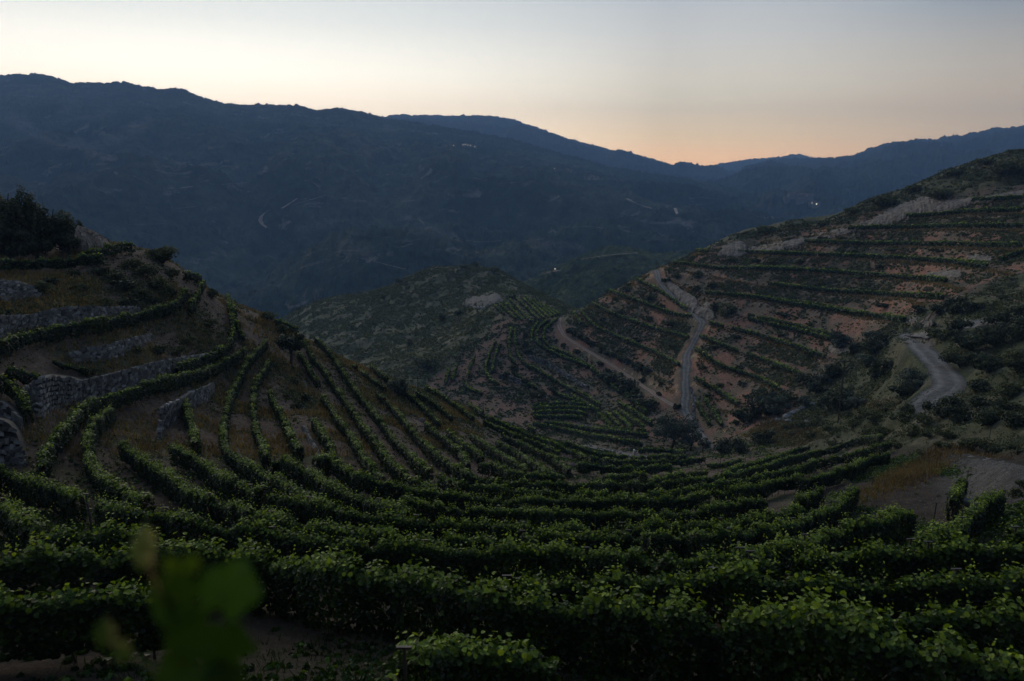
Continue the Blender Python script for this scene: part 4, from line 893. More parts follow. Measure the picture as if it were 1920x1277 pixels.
rock_face("z:1402,462 1416,460 1468,452 1517,439 1545,433", "z:1402,476 1440,476 1492,464 1517,451 1546,450", 'low left stretch of the pale hillside cliff', seed=3)
rock_face("z:1546,434 1600,418 1633,410 1671,385 1725,366 1779,372 1817,369", "z:1548,449 1617,430 1660,424 1695,411 1752,400 1790,394 1817,386", 'tall middle stretch of the pale hillside cliff', seed=5, rough=1.8)
rock_face("z:1819,370 1860,364 1920,354 1990,340", "z:1819,385 1860,378 1920,367 1990,356", 'upper right stretch of the pale hillside cliff', seed=7)
rock_face("z:1246,518 1262,530 1280,543 1303,553 1312,572", "z:1252,540 1266,556 1280,571 1295,584 1308,592", 'streaked rock cutting above the upper road bend', seed=9)
rock_face("z:1314,572 1325,563 1332,568 1338,580", "z:1310,594 1318,597 1326,601 1336,601", 'pale rock knob at the elbow of the road', seed=11)
rock_face("z:1693,590 1712,588 1730,593 1745,600", "z:1700,606 1715,611 1730,614 1745,615", 'striped rock cutting where the second road bends', seed=13, dmin=90)
rock_face("z:1785,597 1815,594 1850,591 1880,582 1897,575", "z:1785,612 1815,612 1850,611 1880,607 1900,600", 'dark rock cutting behind the second road', seed=15, dmin=80)
rock_face("z:1555,645 1572,641 1592,644", "z:1553,661 1575,664 1595,663", 'pale rock under the dark gully tree', seed=17)
rock_face("z:147,419 170,425 190,437 210,452", "z:150,474 170,471 190,465 207,459", 'pale crumbling cliff beside the left trees', seed=19, dmin=60, dmax=160, rough=.7)
rock_face("z:1736,510 1779,503 1800,505", "z:1742,521 1779,522 1800,524", 'small pale scree on the right terraces', seed=21, thick=.8, rough=.5)
rock_face("z:1812,478 1830,474 1856,478", "z:1815,487 1835,491 1858,490", 'small scree patch near the right edge terraces', seed=22, thick=.8, rough=.5)
rock_face("o:350,100 450,60 560,48 640,40 700,80", "o:350,172 450,172 550,168 650,132 700,105", 'pale quarried cutting on the scrub hill', M_QUARRY, 250, 500, seed=23, rough=2.2, thick=.5)
def boulder(px, py, r, label, dmin=30, dmax=300, mat=M_WHITE):
    h = near.cast(px, py, 0, dmin, dmax)
    if h is None: return
    u, v = np.meshgrid(np.linspace(0, 2*math.pi, 15)[:-1], np.linspace(.1, math.pi-.1, 9), indexing='ij')
    d = 1+.22*vnoise(u*1.3+px, v*1.7, int(px))
    V = np.stack([np.cos(u)*np.sin(v)*d*r*1.15, np.sin(u)*np.sin(v)*d*r, np.cos(v)*d*r*.8], -1)
    id_ = np.arange(14*9).reshape(14, 9); nx = np.roll(id_, -1, 0)
    F = np.stack([id_[:, :-1], nx[:, :-1], nx[:, 1:], id_[:, 1:]], -1).reshape(-1, 4)
    V = np.concatenate([V.reshape(-1, 3), [[0, 0, r*.8], [0, 0, -r*.8]]]); tri = np.concatenate([np.stack([id_[:, 0], nx[:, 0], id_[:, 0]*0+126], 1), np.stack([nx[:, -1], id_[:, -1], id_[:, 0]*0+127], 1)])
    o = mesh_obj('boulder', V, [F, tri], mat, smooth=False); o.location = h+[0, 0, r*.45]; tagit(o, label, 'boulder')
M_BOUL = mat_rock('pale_boulder', (.16, .16, .165), (.27, .27, .275), (.36, .36, .36), 2.0, (1, 1, 1))
boulder(1816, 946, .38, 'rounded pale boulder beside the steep vine row', 25, 80, M_BOUL)
boulder(312, 817, .18, 'small pale stone under the round-ended wall', 30, 100, M_BOUL)
boulder(790, 790, .5, 'grey boulder on the middle slope', 60, 140, M_ROCK)
boulder(1072, 875, .5, 'flat stone in the bottom of the bowl', 60, 150, M_ROCK)
for k, (x, y, r) in enumerate([(1524, 760, .7), (1504, 768, .8), (1496, 772, .6), (1488, 777, .9), (1481, 779, .7), (1476, 786, 1.1), (1478, 792, .8), (1458, 789, .6), (1634, 728, .4), (1512, 792, .5)]):
    boulder(x, y, r, ['topmost white boulder of the gully stones', 'oblong white boulder below the topmost one', 'small white boulder in the gully line', 'flat white boulder in the gully line', 'pale boulder left of the flat one', 'largest white boulder at the foot of the gully line', 'lowest boulder of the gully line', 'lone white boulder left of the gully line', 'single white stone below the second road', 'pale stone right of the gully boulders'][k], 80, 240, M_BOUL)

# ------------------------------------------------------------------ trees and shrubs
def crown(R, Hh, n, lsz, seed, lobes=9, mat=M_TREE, flat=0.0, up=True):
    r_ = np.random.default_rng(seed)
    C = r_.normal(0, 1, (lobes, 3)); C /= np.linalg.norm(C, axis=1, keepdims=True); C *= r_.uniform(.30, .85, (lobes, 1)); C[:, 2] = C[:, 2]*.7-.12; C[:, 0] *= 1.12
    rad = r_.uniform(.22, .55, lobes)
    k = r_.integers(0, lobes, n); d = r_.normal(0, 1, (n, 3)); d /= np.linalg.norm(d, axis=1, keepdims=True)
    rr = 1-np.abs(r_.normal(0, .2, n)); p = C[k]+d*(rad[k]*rr)[:, None]
    p[:, 2] = np.maximum(p[:, 2], -.85+flat)
    nrm = d+r_.normal(0, .5, d.shape)+[0, 0, .3]
    p = p*[R, R, Hh/2]
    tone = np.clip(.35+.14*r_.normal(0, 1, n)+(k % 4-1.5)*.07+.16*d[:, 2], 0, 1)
    V, F, q = leaves(p, nrm, lsz*r_.uniform(.6, 1.35, n), 1)
    return V, F, np.repeat(tone, q)
AUTO = ('dark trees of the gully on the right', 'bushes on the red terrace banks', 'scrub bushes on the flat ground', 'dark trees right of the second road', 'bushes below the second road', 'shrubs scattered on the left spur', 'round bushes along the earth track')
def plant(px, py, wpx, hpx, label, cat='shrub', group=None, mat=M_MAQ, trunk=False, dmin=20, dmax=420, name=None, kind=0, off=0., D=None, dense=1.0, low=False, trf=.3):
    """px, py: foot of the plant in the picture; wpx x hpx its size there"""
    h = near.cast(px, py, 0, dmin, dmax) if D is None else None
    if h is None and D is not None:
        t, e = pix(px, py); h = np.array([t*D, D, float(H(t*D, D))])
    if h is None: print('plant failed', label); return
    D_ = h[1]; R = wpx/2*D_/1280*1.02; Hh = hpx*D_/1280*1.1
    o0 = h+[0, 0, off]; name = name or ('tree' if trunk else 'shrub')
    root = empty(name, tuple(o0)); tagit(root, label, cat, group)
    if label.split(' ')[0] in ('small', 'dense', 'low', 'broad', 'round') and group in AUTO: root['_px'] = (px, py, wpx, hpx)
    tr_h = Hh*(.06 if low else trf) if trunk else 0; ch = Hh-tr_h*.75
    lsz = max(.09, .0022*D_)*(1.15 if mat is M_TREE else 1.0)
    n = int(np.clip(dense*4.2*(R*R*2+R*ch*2.2)/(lsz*lsz)*.8, 200, 9000))
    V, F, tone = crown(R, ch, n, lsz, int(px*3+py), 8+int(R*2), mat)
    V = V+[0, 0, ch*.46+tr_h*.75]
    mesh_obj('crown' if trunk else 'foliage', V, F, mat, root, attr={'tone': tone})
    a = Acc(); r_ = np.random.default_rng(int(px))
    if trunk:
        b = np.array([[0, 0, -.4], [r_.normal(0, .05)*Hh, 0, tr_h*.6], [r_.normal(0, .05)*Hh, r_.normal(0, .04)*Hh, tr_h*1.2+.1], [r_.normal(0, .05)*Hh, 0, tr_h+ch*.6]])
        a.add(*tube(b, np.array([.055, .042, .035, .012])*Hh*.75, 7))
    for q in range(5):
        th = r_.uniform(0, 6.28); s0 = np.array([0, 0, tr_h*.9 if trunk else -.1])
        e_ = np.array([math.cos(th)*R*.7, math.sin(th)*R*.7, tr_h+ch*r_.uniform(.35, .75)])
        a.add(*tube([s0, (s0+e_)/2+[0, 0, -.05*ch], e_], np.array([.022, .015, .006])*Hh, 5))
    a.obj('trunk' if trunk else 'stem', M_BARK, root)
    return root
LT = 'dark trees above the upper left terrace'
for x, y, w, h, lab in [(5, 478, 64, 132, 'tall dark tree cut by the left edge'), (37, 480, 50, 126, 'dark tree second from the left edge'), (64, 470, 46, 128, 'tallest pointed tree of the left group'),
                        (92, 476, 46, 104, 'rounded dark tree right of the pointed one'), (115, 470, 44, 90, 'dark tree near the cliff end of the left group'), (137, 462, 34, 66, 'rightmost dark tree beside the pale cliff'),
                        (72, 486, 56, 66, 'broad low tree in front of the left group'), (128, 476, 38, 54, 'rounded olive-green bush tree at the foot of the cliff'), (20, 486, 50, 70, 'dark low tree at the left edge behind the vines')]:
    plant(x, y, w*1.1, h, lab, 'tree', LT, M_TREE, True, 80, 150, low=True, dense=1.3)
for x, y, w, h, lab in [(180, 439, 22, 12, 'low shrub on the crest of the pale cliff'), (203, 448, 14, 10, 'small shrub at the tip of the pale cliff'), (168, 426, 18, 12, 'dark shrub on the cliff shoulder'),
                        (268, 465, 20, 16, 'small green bush beside the bright top terrace'), (305, 494, 60, 38, 'large dark domed bush on the left summit'), (285, 480, 26, 14, 'low yellowish bush at the left summit'),
                        (482, 578, 32, 26, 'thin-crowned little tree on the ridge line'), (560, 616, 22, 20, 'dark round bush on the ridge right of the lone tree'), (592, 618, 24, 24, 'second round bush behind the ridge'),
                        (500, 600, 36, 18, 'low dark scrub on the ridge below the little tree'), (527, 625, 30, 20, 'dark scrub left of the lone tree')]:
    plant(x, y, w, h, lab, 'bush', 'bushes along the left ridge', M_MAQ, False, 70, 175)
b_ = 0
for x, y, w, h in [(250, 505, 44, 26), (215, 528, 40, 24), (235, 545, 46, 30), (275, 520, 46, 30), (300, 545, 40, 30), (190, 518, 36, 22), (262, 562, 46, 26), (318, 560, 34, 34), (285, 572, 36, 22), (345, 500, 24, 18), (322, 520, 30, 20), (240, 575, 44, 20), (200, 574, 40, 18), (80, 552, 40, 34), (98, 535, 30, 18), (150, 545, 30, 16), (12, 598, 30, 24), (140, 518, 26, 16), (365, 570, 20, 26), (398, 560, 26, 26), (405, 545, 22, 16), (392, 615, 26, 20), (330, 665, 50, 18), (295, 665, 46, 22), (255, 660, 30, 14), (350, 645, 40, 18), (170, 700, 26, 12), (70, 605, 14, 14), (540, 745, 26, 20), (560, 768, 30, 24), (552, 722, 24, 20), (515, 690, 16, 16), (575, 755, 20, 24), (620, 645, 14, 10)]:
    b_ += 1; plant(x, y, w, h, 'low dark shrub among dry grass on the banks of the left spur', 'bush', 'shrubs scattered on the left spur', M_MAQ if b_ % 3 else M_TREE, False, 50, 175, dense=.7)
# the lone tree: umbrella crown on a thin straight trunk
lone = plant(545, 684, 56, 72, 'lone dark umbrella-shaped tree on the left slope', 'tree', None, M_TREE, True, 90, 150, dense=1.3, trf=.46)
plant(748, 742, 46, 44, 'pale fuzzy green bush on the ridge rows', 'bush', None, M_OLIVE, False, 90, 200)
plant(768, 712, 18, 30, 'dark pointed little cypress behind the fuzzy bush', 'tree', None, M_TREE, True, 90, 200)
plant(788, 716, 18, 28, 'thin small tree right of the little cypress', 'tree', None, M_TREE, True, 90, 200)
for x, y, w, h, lab in [(802, 692, 46, 30, 'large dark bush at the foot of the scrub hill'), (860, 591, 16, 14, 'round bush beside the quarry pole'), (828, 603, 18, 18, 'dark bush on the flank of the scrub hill'), (768, 648, 12, 16, 'small upright bush on the lower scrub hill'),
                        (720, 560, 12, 9, 'tiny bush on the left shoulder of the scrub hill'), (747, 530, 13, 9, 'bush on the skyline of the left shoulder'), (868, 503, 14, 9, 'bush left of the hilltop'), (892, 499, 14, 9, 'bush on the hilltop of the scrub hill'), (925, 510, 20, 12, 'broad bush right of the hilltop'), (1023, 545, 12, 9, 'bush on the right fall of the scrub hill'), (560, 582, 10, 7, 'tiny bush at the low left end of the scrub hill'), (958, 560, 20, 12, 'dark bush above the saddle vineyard'), (690, 545, 10, 7, 'tiny skyline bush left of the shoulder')]:
    plant(x, y, w, h, lab, 'bush', 'bushes on the scrub hill', M_MAQ, False, 250, 560)
k_ = 0
for x, y, w, h in [(1067, 622, 14, 14), (1078, 628, 15, 15), (1088, 634, 15, 14), (1098, 640, 16, 15), (1108, 647, 17, 18), (1127, 659, 14, 14), (1139, 664, 16, 15), (1149, 669, 13, 14), (1165, 675, 15, 13), (1177, 682, 18, 16), (1190, 690, 18, 17), (1203, 695, 20, 18), (1212, 700, 18, 17), (1057, 648, 10, 9), (1083, 660, 14, 10), (1126, 683, 14, 10), (985, 648, 14, 18), (990, 662, 16, 16), (984, 630, 12, 14), (1139, 698, 14, 12), (1205, 715, 14, 12)]:
    k_ += 1; plant(x, y+2, w, h, 'round dark green bush of the hedge above the earth track', 'bush', 'round bushes along the earth track', M_TREE, False, 180, 420)
for x, y, w, h, lab in [(1150, 722, 36, 34, 'leafy tree at the top of the clump under the track'), (1172, 742, 44, 42, 'broad tree in the middle of the clump under the track'), (1192, 756, 36, 34, 'tree at the lower end of the clump under the track'), (1214, 770, 38, 30, 'round dense tree between track and twisted tree'), (1130, 712, 22, 20, 'small tree left of the clump under the track')]:
    plant(x, y, w, h, lab, 'tree', 'trees under the earth track', M_TREE, True, 170, 400, low=True)
for x, y, w, h, lab in [(947, 712, 16, 20, 'left tree of the small pair in the valley'), (964, 704, 16, 24, 'right tree of the small pair in the valley'), (985, 722, 18, 16, 'small tree below the pair in the valley'), (1010, 752, 44, 26, 'spreading dark tree low in the valley'), (1035, 738, 20, 16, 'bush tree beside the spreading one'), (940, 735, 22, 14, 'dark bush tree under the curled row')]:
    plant(x, y, w, h, lab, 'tree', 'trees of the valley terraces', M_TREE, True, 170, 400)
for x, y, w, h, lab in [(1258, 842, 84, 82, 'big twisted olive tree at the valley bottom'), (1295, 846, 44, 52, 'second crown of olive leaning right of the big one'), (1319, 850, 24, 34, 'small silvery olive tree beside the road end')]:
    plant(x, y, w, h, lab, 'tree', 'olive trees at the valley bottom', M_OLIVE if '2' not in lab else M_TREE, True, 130, 230)
for x, y, w, h, lab in [(1352, 852, 40, 40, 'left half of the rounded hedge trees'), (1384, 850, 42, 42, 'right half of the rounded hedge trees'), (1433, 834, 40, 38, 'round clipped tree beside the dry grass')]:
    plant(x, y, w, h, lab, 'tree', 'round hedge trees', M_TREE, True, 90, 200, low=True)
GT = 'dark trees of the gully on the right'
gt = [(1575, 656, 46, 46), (1600, 665, 26, 26), (1634, 670, 48, 46), (1625, 690, 34, 30), (1662, 708, 60, 44), (1640, 712, 40, 34), (1712, 738, 74, 56), (1690, 745, 46, 36), (1560, 712, 50, 40), (1540, 722, 36, 30), (1580, 772, 74, 52), (1555, 770, 44, 40), (1604, 768, 40, 38), (1530, 738, 40, 30), (1420, 785, 70, 56), (1455, 778, 56, 44), (1395, 795, 50, 40), (1475, 760, 44, 30), (1509, 765, 26, 28), (1432, 760, 50, 40), (1662, 650, 30, 30), (1640, 637, 36, 20), (1510, 722, 40, 24)]
for i, (x, y, w, h) in enumerate(gt): plant(x, y, w, h, 'dense dark tree standing in the gully between the two roads', 'tree', GT, M_TREE if i % 3 else M_OLIVE, True, 70, 260, dense=1.0, low=True)
GR = 'dark trees right of the second road'
for i, (x, y, w, h) in enumerate([(1768, 640, 50, 32), (1752, 632, 34, 24), (1800, 622, 44, 28), (1820, 660, 60, 42), (1800, 690, 60, 46), (1860, 650, 66, 50), (1910, 640, 66, 60), (1850, 700, 74, 52), (1905, 700, 70, 56), (1870, 612, 50, 30), (1915, 600, 50, 34), (1840, 735, 54, 30), (1890, 745, 60, 34)]):
    plant(x, y, w, h, 'dense dark tree on the slope right of the second road', 'tree', GR, M_TREE if i % 4 else M_MAQ, True, 60, 220, dense=1.0, low=True)
for i, (x, y, w, h) in enumerate([(1765, 782, 50, 42), (1740, 770, 24, 26), (1800, 795, 60, 46), (1850, 798, 66, 48), (1900, 800, 60, 50), (1790, 762, 40, 24), (1835, 765, 50, 26), (1885, 772, 50, 28)]):
    plant(x, y, w, h, 'broad dark bush below the bend of the second road', 'bush', 'bushes below the second road', M_TREE, False, 50, 160, dense=.8)
r9 = np.random.default_rng(5)
for i, (x, y, w, h) in enumerate([(1530, 800, 40, 20), (1560, 815, 44, 20), (1600, 800, 50, 24), (1640, 790, 60, 26), (1690, 790, 50, 24), (1660, 815, 46, 22), (1710, 815, 44, 22), (1745, 820, 40, 20), (1625, 815, 30, 16), (1500, 800, 30, 18), (1520, 825, 34, 22), (1775, 822, 44, 24), (1820, 845, 50, 32), (1855, 848, 46, 30), (1765, 842, 34, 18), (1735, 795, 46, 22), (1700, 775, 44, 22), (1660, 770, 40, 20), (1625, 780, 40, 20), (1590, 785, 36, 18), (1905, 850, 40, 22), (1730, 856, 30, 14), (1900, 935, 30, 30), (1915, 915, 24, 20), (1560, 835, 26, 12), (1680, 840, 30, 14), (1475, 806, 22, 16)]):
    plant(x, y, w, h, 'low rounded scrub bush on the flat between the rows and the gully', 'bush', 'scrub bushes on the flat ground', M_MAQ, False, 40, 200, dense=.7)
for x, y, w, h, lab in [(1790, 590, 60, 40, 'dark bush cap of the bare little spur'), (1760, 588, 34, 22, 'dark bush on the left of the little spur'), (1822, 585, 34, 22, 'dark bush on the right of the little spur'), (1722, 588, 30, 18, 'low bush at the tip of the little spur'), (1880, 562, 16, 10, 'tiny bush by the upper path')]:
    plant(x, y, w, h, lab, 'bush', 'bushes of the little spur', M_TREE, False, 90, 280)
for x, y, w, h, lab in [(1809, 300, 22, 14, 'round bush on the skyline near the hilltop'), (1660, 349, 26, 14, 'bush on the skyline of the right hill'), (1690, 342, 26, 12, 'broad bush on the skyline right of the first'), (1722, 336, 16, 9, 'small skyline bush at the middle of the crest'), (1638, 366, 32, 18, 'dark bush below the skyline step'), (1586, 388, 26, 14, 'bush on the lower crest'), (1515, 404, 30, 10, 'flat green bush on the crest over the cliff start'), (1438, 440, 40, 20, 'dark bush over the big pale rock'), (1657, 388, 46, 30, 'dark round bush over the tall cliff'), (1762, 376, 46, 26, 'green bush on the cliff edge'), (1900, 330, 66, 36, 'large dark bush at the right edge of the crest'), (1850, 310, 40, 16, 'dark scrub on the hilltop'), (1540, 425, 30, 12, 'low scrub above the cliff'), (1600, 400, 30, 14, 'scrub on the crest slope'), (1780, 330, 40, 16, 'scrub below the hilltop'), (1715, 360, 36, 16, 'scrub above the cliff middle')]:
    plant(x, y, w, h, lab, 'bush', 'bushes on the right crest', M_MAQ, False, 200, 345)
k_ = 0
for x, y, w, h in [(1174, 545, 18, 14), (1160, 590, 22, 14), (1215, 600, 20, 12), (1240, 578, 16, 12), (1258, 610, 24, 16), (1192, 640, 20, 10), (1262, 648, 24, 10), (1250, 528, 16, 12), (1270, 520, 14, 10), (1310, 520, 20, 14), (1305, 545, 18, 14), (1335, 540, 22, 14), (1358, 592, 36, 30), (1340, 582, 20, 20), (1375, 585, 22, 18), (1420, 492, 20, 10), (1370, 488, 16, 8), (1270, 765, 14, 16), (1240, 720, 10, 8), (1237, 740, 12, 10), (1420, 695, 26, 8), (1385, 690, 20, 8), (1350, 725, 18, 10), (1390, 722, 22, 10), (1380, 795, 16, 14), (1400, 745, 18, 10), (1450, 690, 20, 10), (1480, 560, 30, 10), (1520, 535, 30, 10), (1560, 505, 24, 8), (1610, 520, 30, 9), (1650, 500, 26, 8), (1700, 522, 40, 12), (1660, 575, 30, 10), (1600, 545, 30, 10), (1470, 590, 26, 8), (1520, 610, 20, 8), (1600, 475, 24, 8), (1450, 492, 24, 8), (1500, 492, 20, 8), (1740, 545, 30, 10), (1545, 448, 22, 8), (1575, 447, 20, 7), (1650, 424, 18, 6), (1465, 628, 22, 9), (1520, 665, 24, 10), (1340, 650, 20, 9), (1380, 632, 20, 8), (1670, 468, 26, 7), (1760, 470, 26, 7), (1810, 440, 24, 7), (1870, 420, 22, 6), (1900, 455, 30, 8), (1690, 600, 20, 9), (1155, 563, 12, 9), (1130, 600, 12, 8), (1100, 610, 12, 8), (1220, 560, 14, 8), (1318, 690, 12, 8), (1325, 745, 14, 10), (1345, 775, 14, 12)]:
    k_ += 1; plant(x, y+2, w, h, 'small dark bush growing on a red terrace bank of the right hillside', 'bush', 'bushes on the red terrace banks', M_MAQ if k_ % 2 else M_TREE, False, 150, 350, dense=.8)

LM = [(1571, 730, 'the tall utility pole'), (1285, 700, 'the straight road'), (1247, 510, 'the top bend of the road'), (1318, 600, 'the elbow of the road'), (1765, 690, 'the bend of the second road'), (1720, 635, 'the start of the second road'), (1258, 800, 'the twisted olive tree'),
 (1433, 815, 'the round clipped tree'), (1365, 830, 'the hedge trees'), (1500, 775, 'the gully boulders'), (1380, 465, 'the big pale rock'), (1700, 395, 'the tall cliff'), (1575, 652, 'the pale gully rock'), (1470, 610, 'the rusty scar'), (1760, 575, 'the little spur'), (1770, 515, 'the pale scree'), (1180, 530, 'the left end of the top terrace'), (1120, 590, 'the left rim of the hillside'), (1230, 640, 'the middle terraces left of the road'), (1870, 440, 'the right edge terraces'), (1600, 480, 'the long upper terraces'), (1400, 520, 'the terraces right of the top bend'), (1560, 545, 'the centre of the right hillside'),
 (1640, 840, 'the raised row ends'), (1480, 830, 'the weedy grass strip'), (1745, 950, 'the T-topped post'), (1860, 870, 'the near road'), (1900, 640, 'the right edge of the photo'), (1840, 740, 'the dark slope right of the second road'),
 (545, 640, 'the lone umbrella tree'), (305, 480, 'the domed summit bush'), (130, 590, 'the straight stone wall'), (210, 650, 'the broken low wall'), (300, 690, 'the long curving wall'), (30, 545, 'the short upper wall'), (150, 440, 'the pale left cliff'), (580, 820, 'the crooked stone ledge'), (450, 600, 'the narrow alley'), (365, 530, 'the left skyline rows'), (1090, 640, 'the upper hedge above the track'), (1190, 690, 'the lower hedge above the track'), (1000, 640, 'the hooked valley rows')]
def autolabel():
    used = {}
    for o in list(COL.objects):
        if o.parent is not None or 'label' not in o or 'category' not in o or o.get('_px') is None: continue
        px, py, w, h = o['_px']; d = sorted(LM, key=lambda q: math.hypot(px-q[0], (py-h/2-q[1])*1.3))
        lm, l2 = d[0], d[1]; dx, dy = px-lm[0], (py-h/2)-lm[1]
        rel = ('right of' if dx > 0 else 'left of') if abs(dx) > abs(dy)*1.1 else ('below' if dy > 0 else 'above')
        sz = 'large' if w > 50 else 'middling' if w > 34 else 'small' if w > 18 else 'tiny'
        sh = 'broad' if w > h*1.7 else 'rounded' if w > h*.95 else 'upright'
        base = f"{sz} {sh} dark {o['category']} {rel} {lm[2]}"
        if base in used: base = f"{base}, towards {l2[2].replace('the ', '', 1)}"
        k = 2
        while base in used:
            base = f"{sz} {sh} dark {o['category']} {rel} {lm[2]}, {['', '', 'farther away', 'nearest', 'outermost', 'lowest', 'highest', 'hidden'][min(k, 7)]}"; k += 1
            if k > 7: break
        base = base if len(base.split()) <= 15 else ' '.join(base.replace(', towards ', ' near ').split()[:16]); base = base.replace(' above the upper hedge above', ' over the upper hedge above')
        if base in used: base = base.replace('tiny rounded', 'darker tiny round').replace('small rounded', 'darker small round')
        if base in used: base = base.replace('darker tiny', 'separate tiny')
        used[base] = 1; o['label'] = ' '.join(base.split()[:16]); del o['_px']
autolabel()
# maquis that nobody could count: covers the scrub hill, crest and gully sides
def scatter(mask_fn, n, lsz_k, R, name, label, mat, seed, tone0=.3, blades=10, flat=.55, zk=.5):
    r_ = np.random.default_rng(seed)
    w = mask_fn; Wt = (w*np.abs(np.gradient(DD, axis=1))*np.abs(np.gradient(XX, axis=0))).ravel()
    if Wt.sum() <= 0: return
    c_ = np.cumsum(Wt); i = np.searchsorted(c_, r_.uniform(0, c_[-1], n)); i = np.clip(i, 0, len(Wt)-1)
    y = DD.ravel()[i]*(1+r_.normal(0, .002, n)); x = XX.ravel()[i]+r_.normal(0, .4, n); z = H(x, y)
    cl = fbm(x/7, y/7, 2, seed)
    ok = r_.random(n) < .12+.88*sstep(-.45, .25, cl); x, y, z = x[ok], y[ok], z[ok]; n = len(x)
    rad = R*r_.uniform(.4, 1.5, n)
    k = np.repeat(np.arange(n), blades); d = r_.normal(0, 1, (len(k), 3)); d /= np.linalg.norm(d, axis=1, keepdims=True); d[:, 2] = np.abs(d[:, 2])
    P = np.stack([x, y, z], 1)[k]+d*rad[k][:, None]*[1, 1, flat]*r_.uniform(.6, 1, (len(k), 1))
    sz = np.maximum(lsz_k*P[:, 1], .12)*r_.uniform(.6, 1.3, len(k))
    V, F, q = leaves(P, d+r_.normal(0, .4, d.shape), np.minimum(sz, rad[k]*1.3+.1), 1)
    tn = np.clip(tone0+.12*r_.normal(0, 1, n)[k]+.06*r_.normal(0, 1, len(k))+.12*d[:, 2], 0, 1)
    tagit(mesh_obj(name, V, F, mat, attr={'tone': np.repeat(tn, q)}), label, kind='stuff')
onfar = (DD > 40)
vis = np.maximum.accumulate(np.where(DD > 3, Zn/DD, -9), axis=1) <= Zn/DD+.02
scatter(scrub*(DD > 240)*(PXg < 1100)*(PXg > 480)*vis, 42000, .0019, .75, 'scrub', 'low maquis covering the scrub hill', M_MAQ, 71, .46, blades=8)
scatter(scrub*(DD > 150)*(PXg > 1100)*(DD < crestD+8)*vis, 16000, .0020, .8, 'scrub', 'low maquis on the crest of the right hill', M_MAQ, 72, .26, blades=8)
scatter(scrub*(DD > 45)*(DD < 230)*(PXg > 1350)*(PYg > 540)*vis*(rmask < .2), 15000, .0022, .7, 'scrub', 'low maquis on the gully slopes', M_MAQ, 73, .3)
bankm = np.clip(mB, 0, 1)*(frac > .45)*(frac < .97)*vis*(rmask < .1)
scatter(bankm*sstep(.30, .64, n2), 15000, .0022, .55, 'scrub', 'dark weeds on the red terrace banks', M_MAQ, 74, .34)
rdist = None
left = (DD > 45)*(DD < 172)*(PXg < 900)*(PYg < 840)*vis*(PXg > -60)
clear = sstep(.40, .66, n2*.5+n1*.5)
scatter(left*clear*(1-.6*(PXg > 640)), 17000, .0019, .6, 'scrub', 'low weeds and thorny scrub on the banks of the left spur', M_MAQ, 75, .42)
scatter((DD > 172)*(scrub < .3)*(PXg > 820)*(PXg < 1300)*(PYg > 600)*vis*(rmask < .1)*sstep(.25, .75, n1), 8000, .0019, .55, 'scrub', 'weeds between the valley terraces', M_TREE, 76, .5)
scatter((DD > 30)*(DD < 80)*(PXg > 1560)*(PYg > 840)*vis*(rmask < .1)*sstep(.3, .65, n1), 9000, .0019, .3, 'scrub', 'green weeds on the bare ground at the right', M_VINE, 78, .35)
scatter((DD > 60)*(DD < 165)*(PXg > 700)*(PXg < 1500)*vis*sstep(.4, .68, n1), 7000, .0019, .4, 'scrub', 'weeds between the rows of the bowl', M_VINE, 77, .4)
def pebbles(mask_fn, n, r0, name, label, seed):
    r_ = np.random.default_rng(seed); Wt = (mask_fn*np.abs(np.gradient(DD, axis=1))*np.abs(np.gradient(XX, axis=0))).ravel()
    c_ = np.cumsum(Wt); i = np.clip(np.searchsorted(c_, r_.uniform(0, c_[-1], n)), 0, len(Wt)-1)
    y = DD.ravel()[i]+r_.normal(0, .2, n); x = XX.ravel()[i]+r_.normal(0, .3, n); z = H(x, y)
    O = np.array([[1, 0, 0], [0, 1, 0], [-1, 0, 0], [0, -1, 0], [0, 0, .8], [0, 0, -.6]], float)
    sz = np.maximum(r0, .0007*y)*r_.uniform(.5, 1.8, n); th = r_.uniform(0, 6.28, n)
    V = O[None]*r_.uniform(.6, 1.4, (n, 6, 1)); c2, s2 = np.cos(th)[:, None], np.sin(th)[:, None]
    V = np.stack([V[..., 0]*c2-V[..., 1]*s2, V[..., 0]*s2+V[..., 1]*c2, V[..., 2]], -1)*sz[:, None, None]+np.stack([x, y, z], 1)[:, None]
    T = np.array([[0, 1, 4], [1, 2, 4], [2, 3, 4], [3, 0, 4], [1, 0, 5], [2, 1, 5], [3, 2, 5], [0, 3, 5]])
    F = (np.arange(n)[:, None, None]*6+T[None]).reshape(-1, 3)
    tagit(mesh_obj(name, V.reshape(-1, 3), F, M_STONE, attr={'tone': np.repeat(np.clip(.4+.2*r_.normal(0, 1, n), 0, 1), 6)}), label, kind='stuff')
scatter((DD > 28)*(DD < 172)*(PXg < 1150)*(PYg < 1000)*vis*sstep(.3, .7, n2*.5+n3*.5), 24000, .0018, .30, 'weeds', 'low green weeds between the rows of the left slope', M_VINE, 79, .22)
scatter((DD > 150)*(scrub < .3)*(PXg > 800)*vis*(rmask < .1)*sstep(.3, .7, n3), 16000, .0017, .4, 'weeds', 'low green weeds on the terraces', M_VINE, 80, .28)
scatter((DD > 8)*(DD < 30)*vis*sstep(.25, .6, n1*.5+n3*.5), 9000, .0019, .13, 'weeds', 'dark weeds under the nearest rows', M_VINE, 88, .2)
pebbles((DD > 60)*(DD < 172)*(PXg < 1000)*(PYg < 860)*vis, 9000, .06, 'stones', 'loose stones on the left slope', 91)
pebbles((DD > 172)*(scrub < .3)*vis*(rmask < .3), 14000, .08, 'stones', 'loose stones on the terraces', 92)
pebbles((DD > 25)*(DD < 80)*(PXg > 1550)*(PYg > 840)*vis, 9000, .04, 'stones', 'loose stones on the gravel at the right', 93)
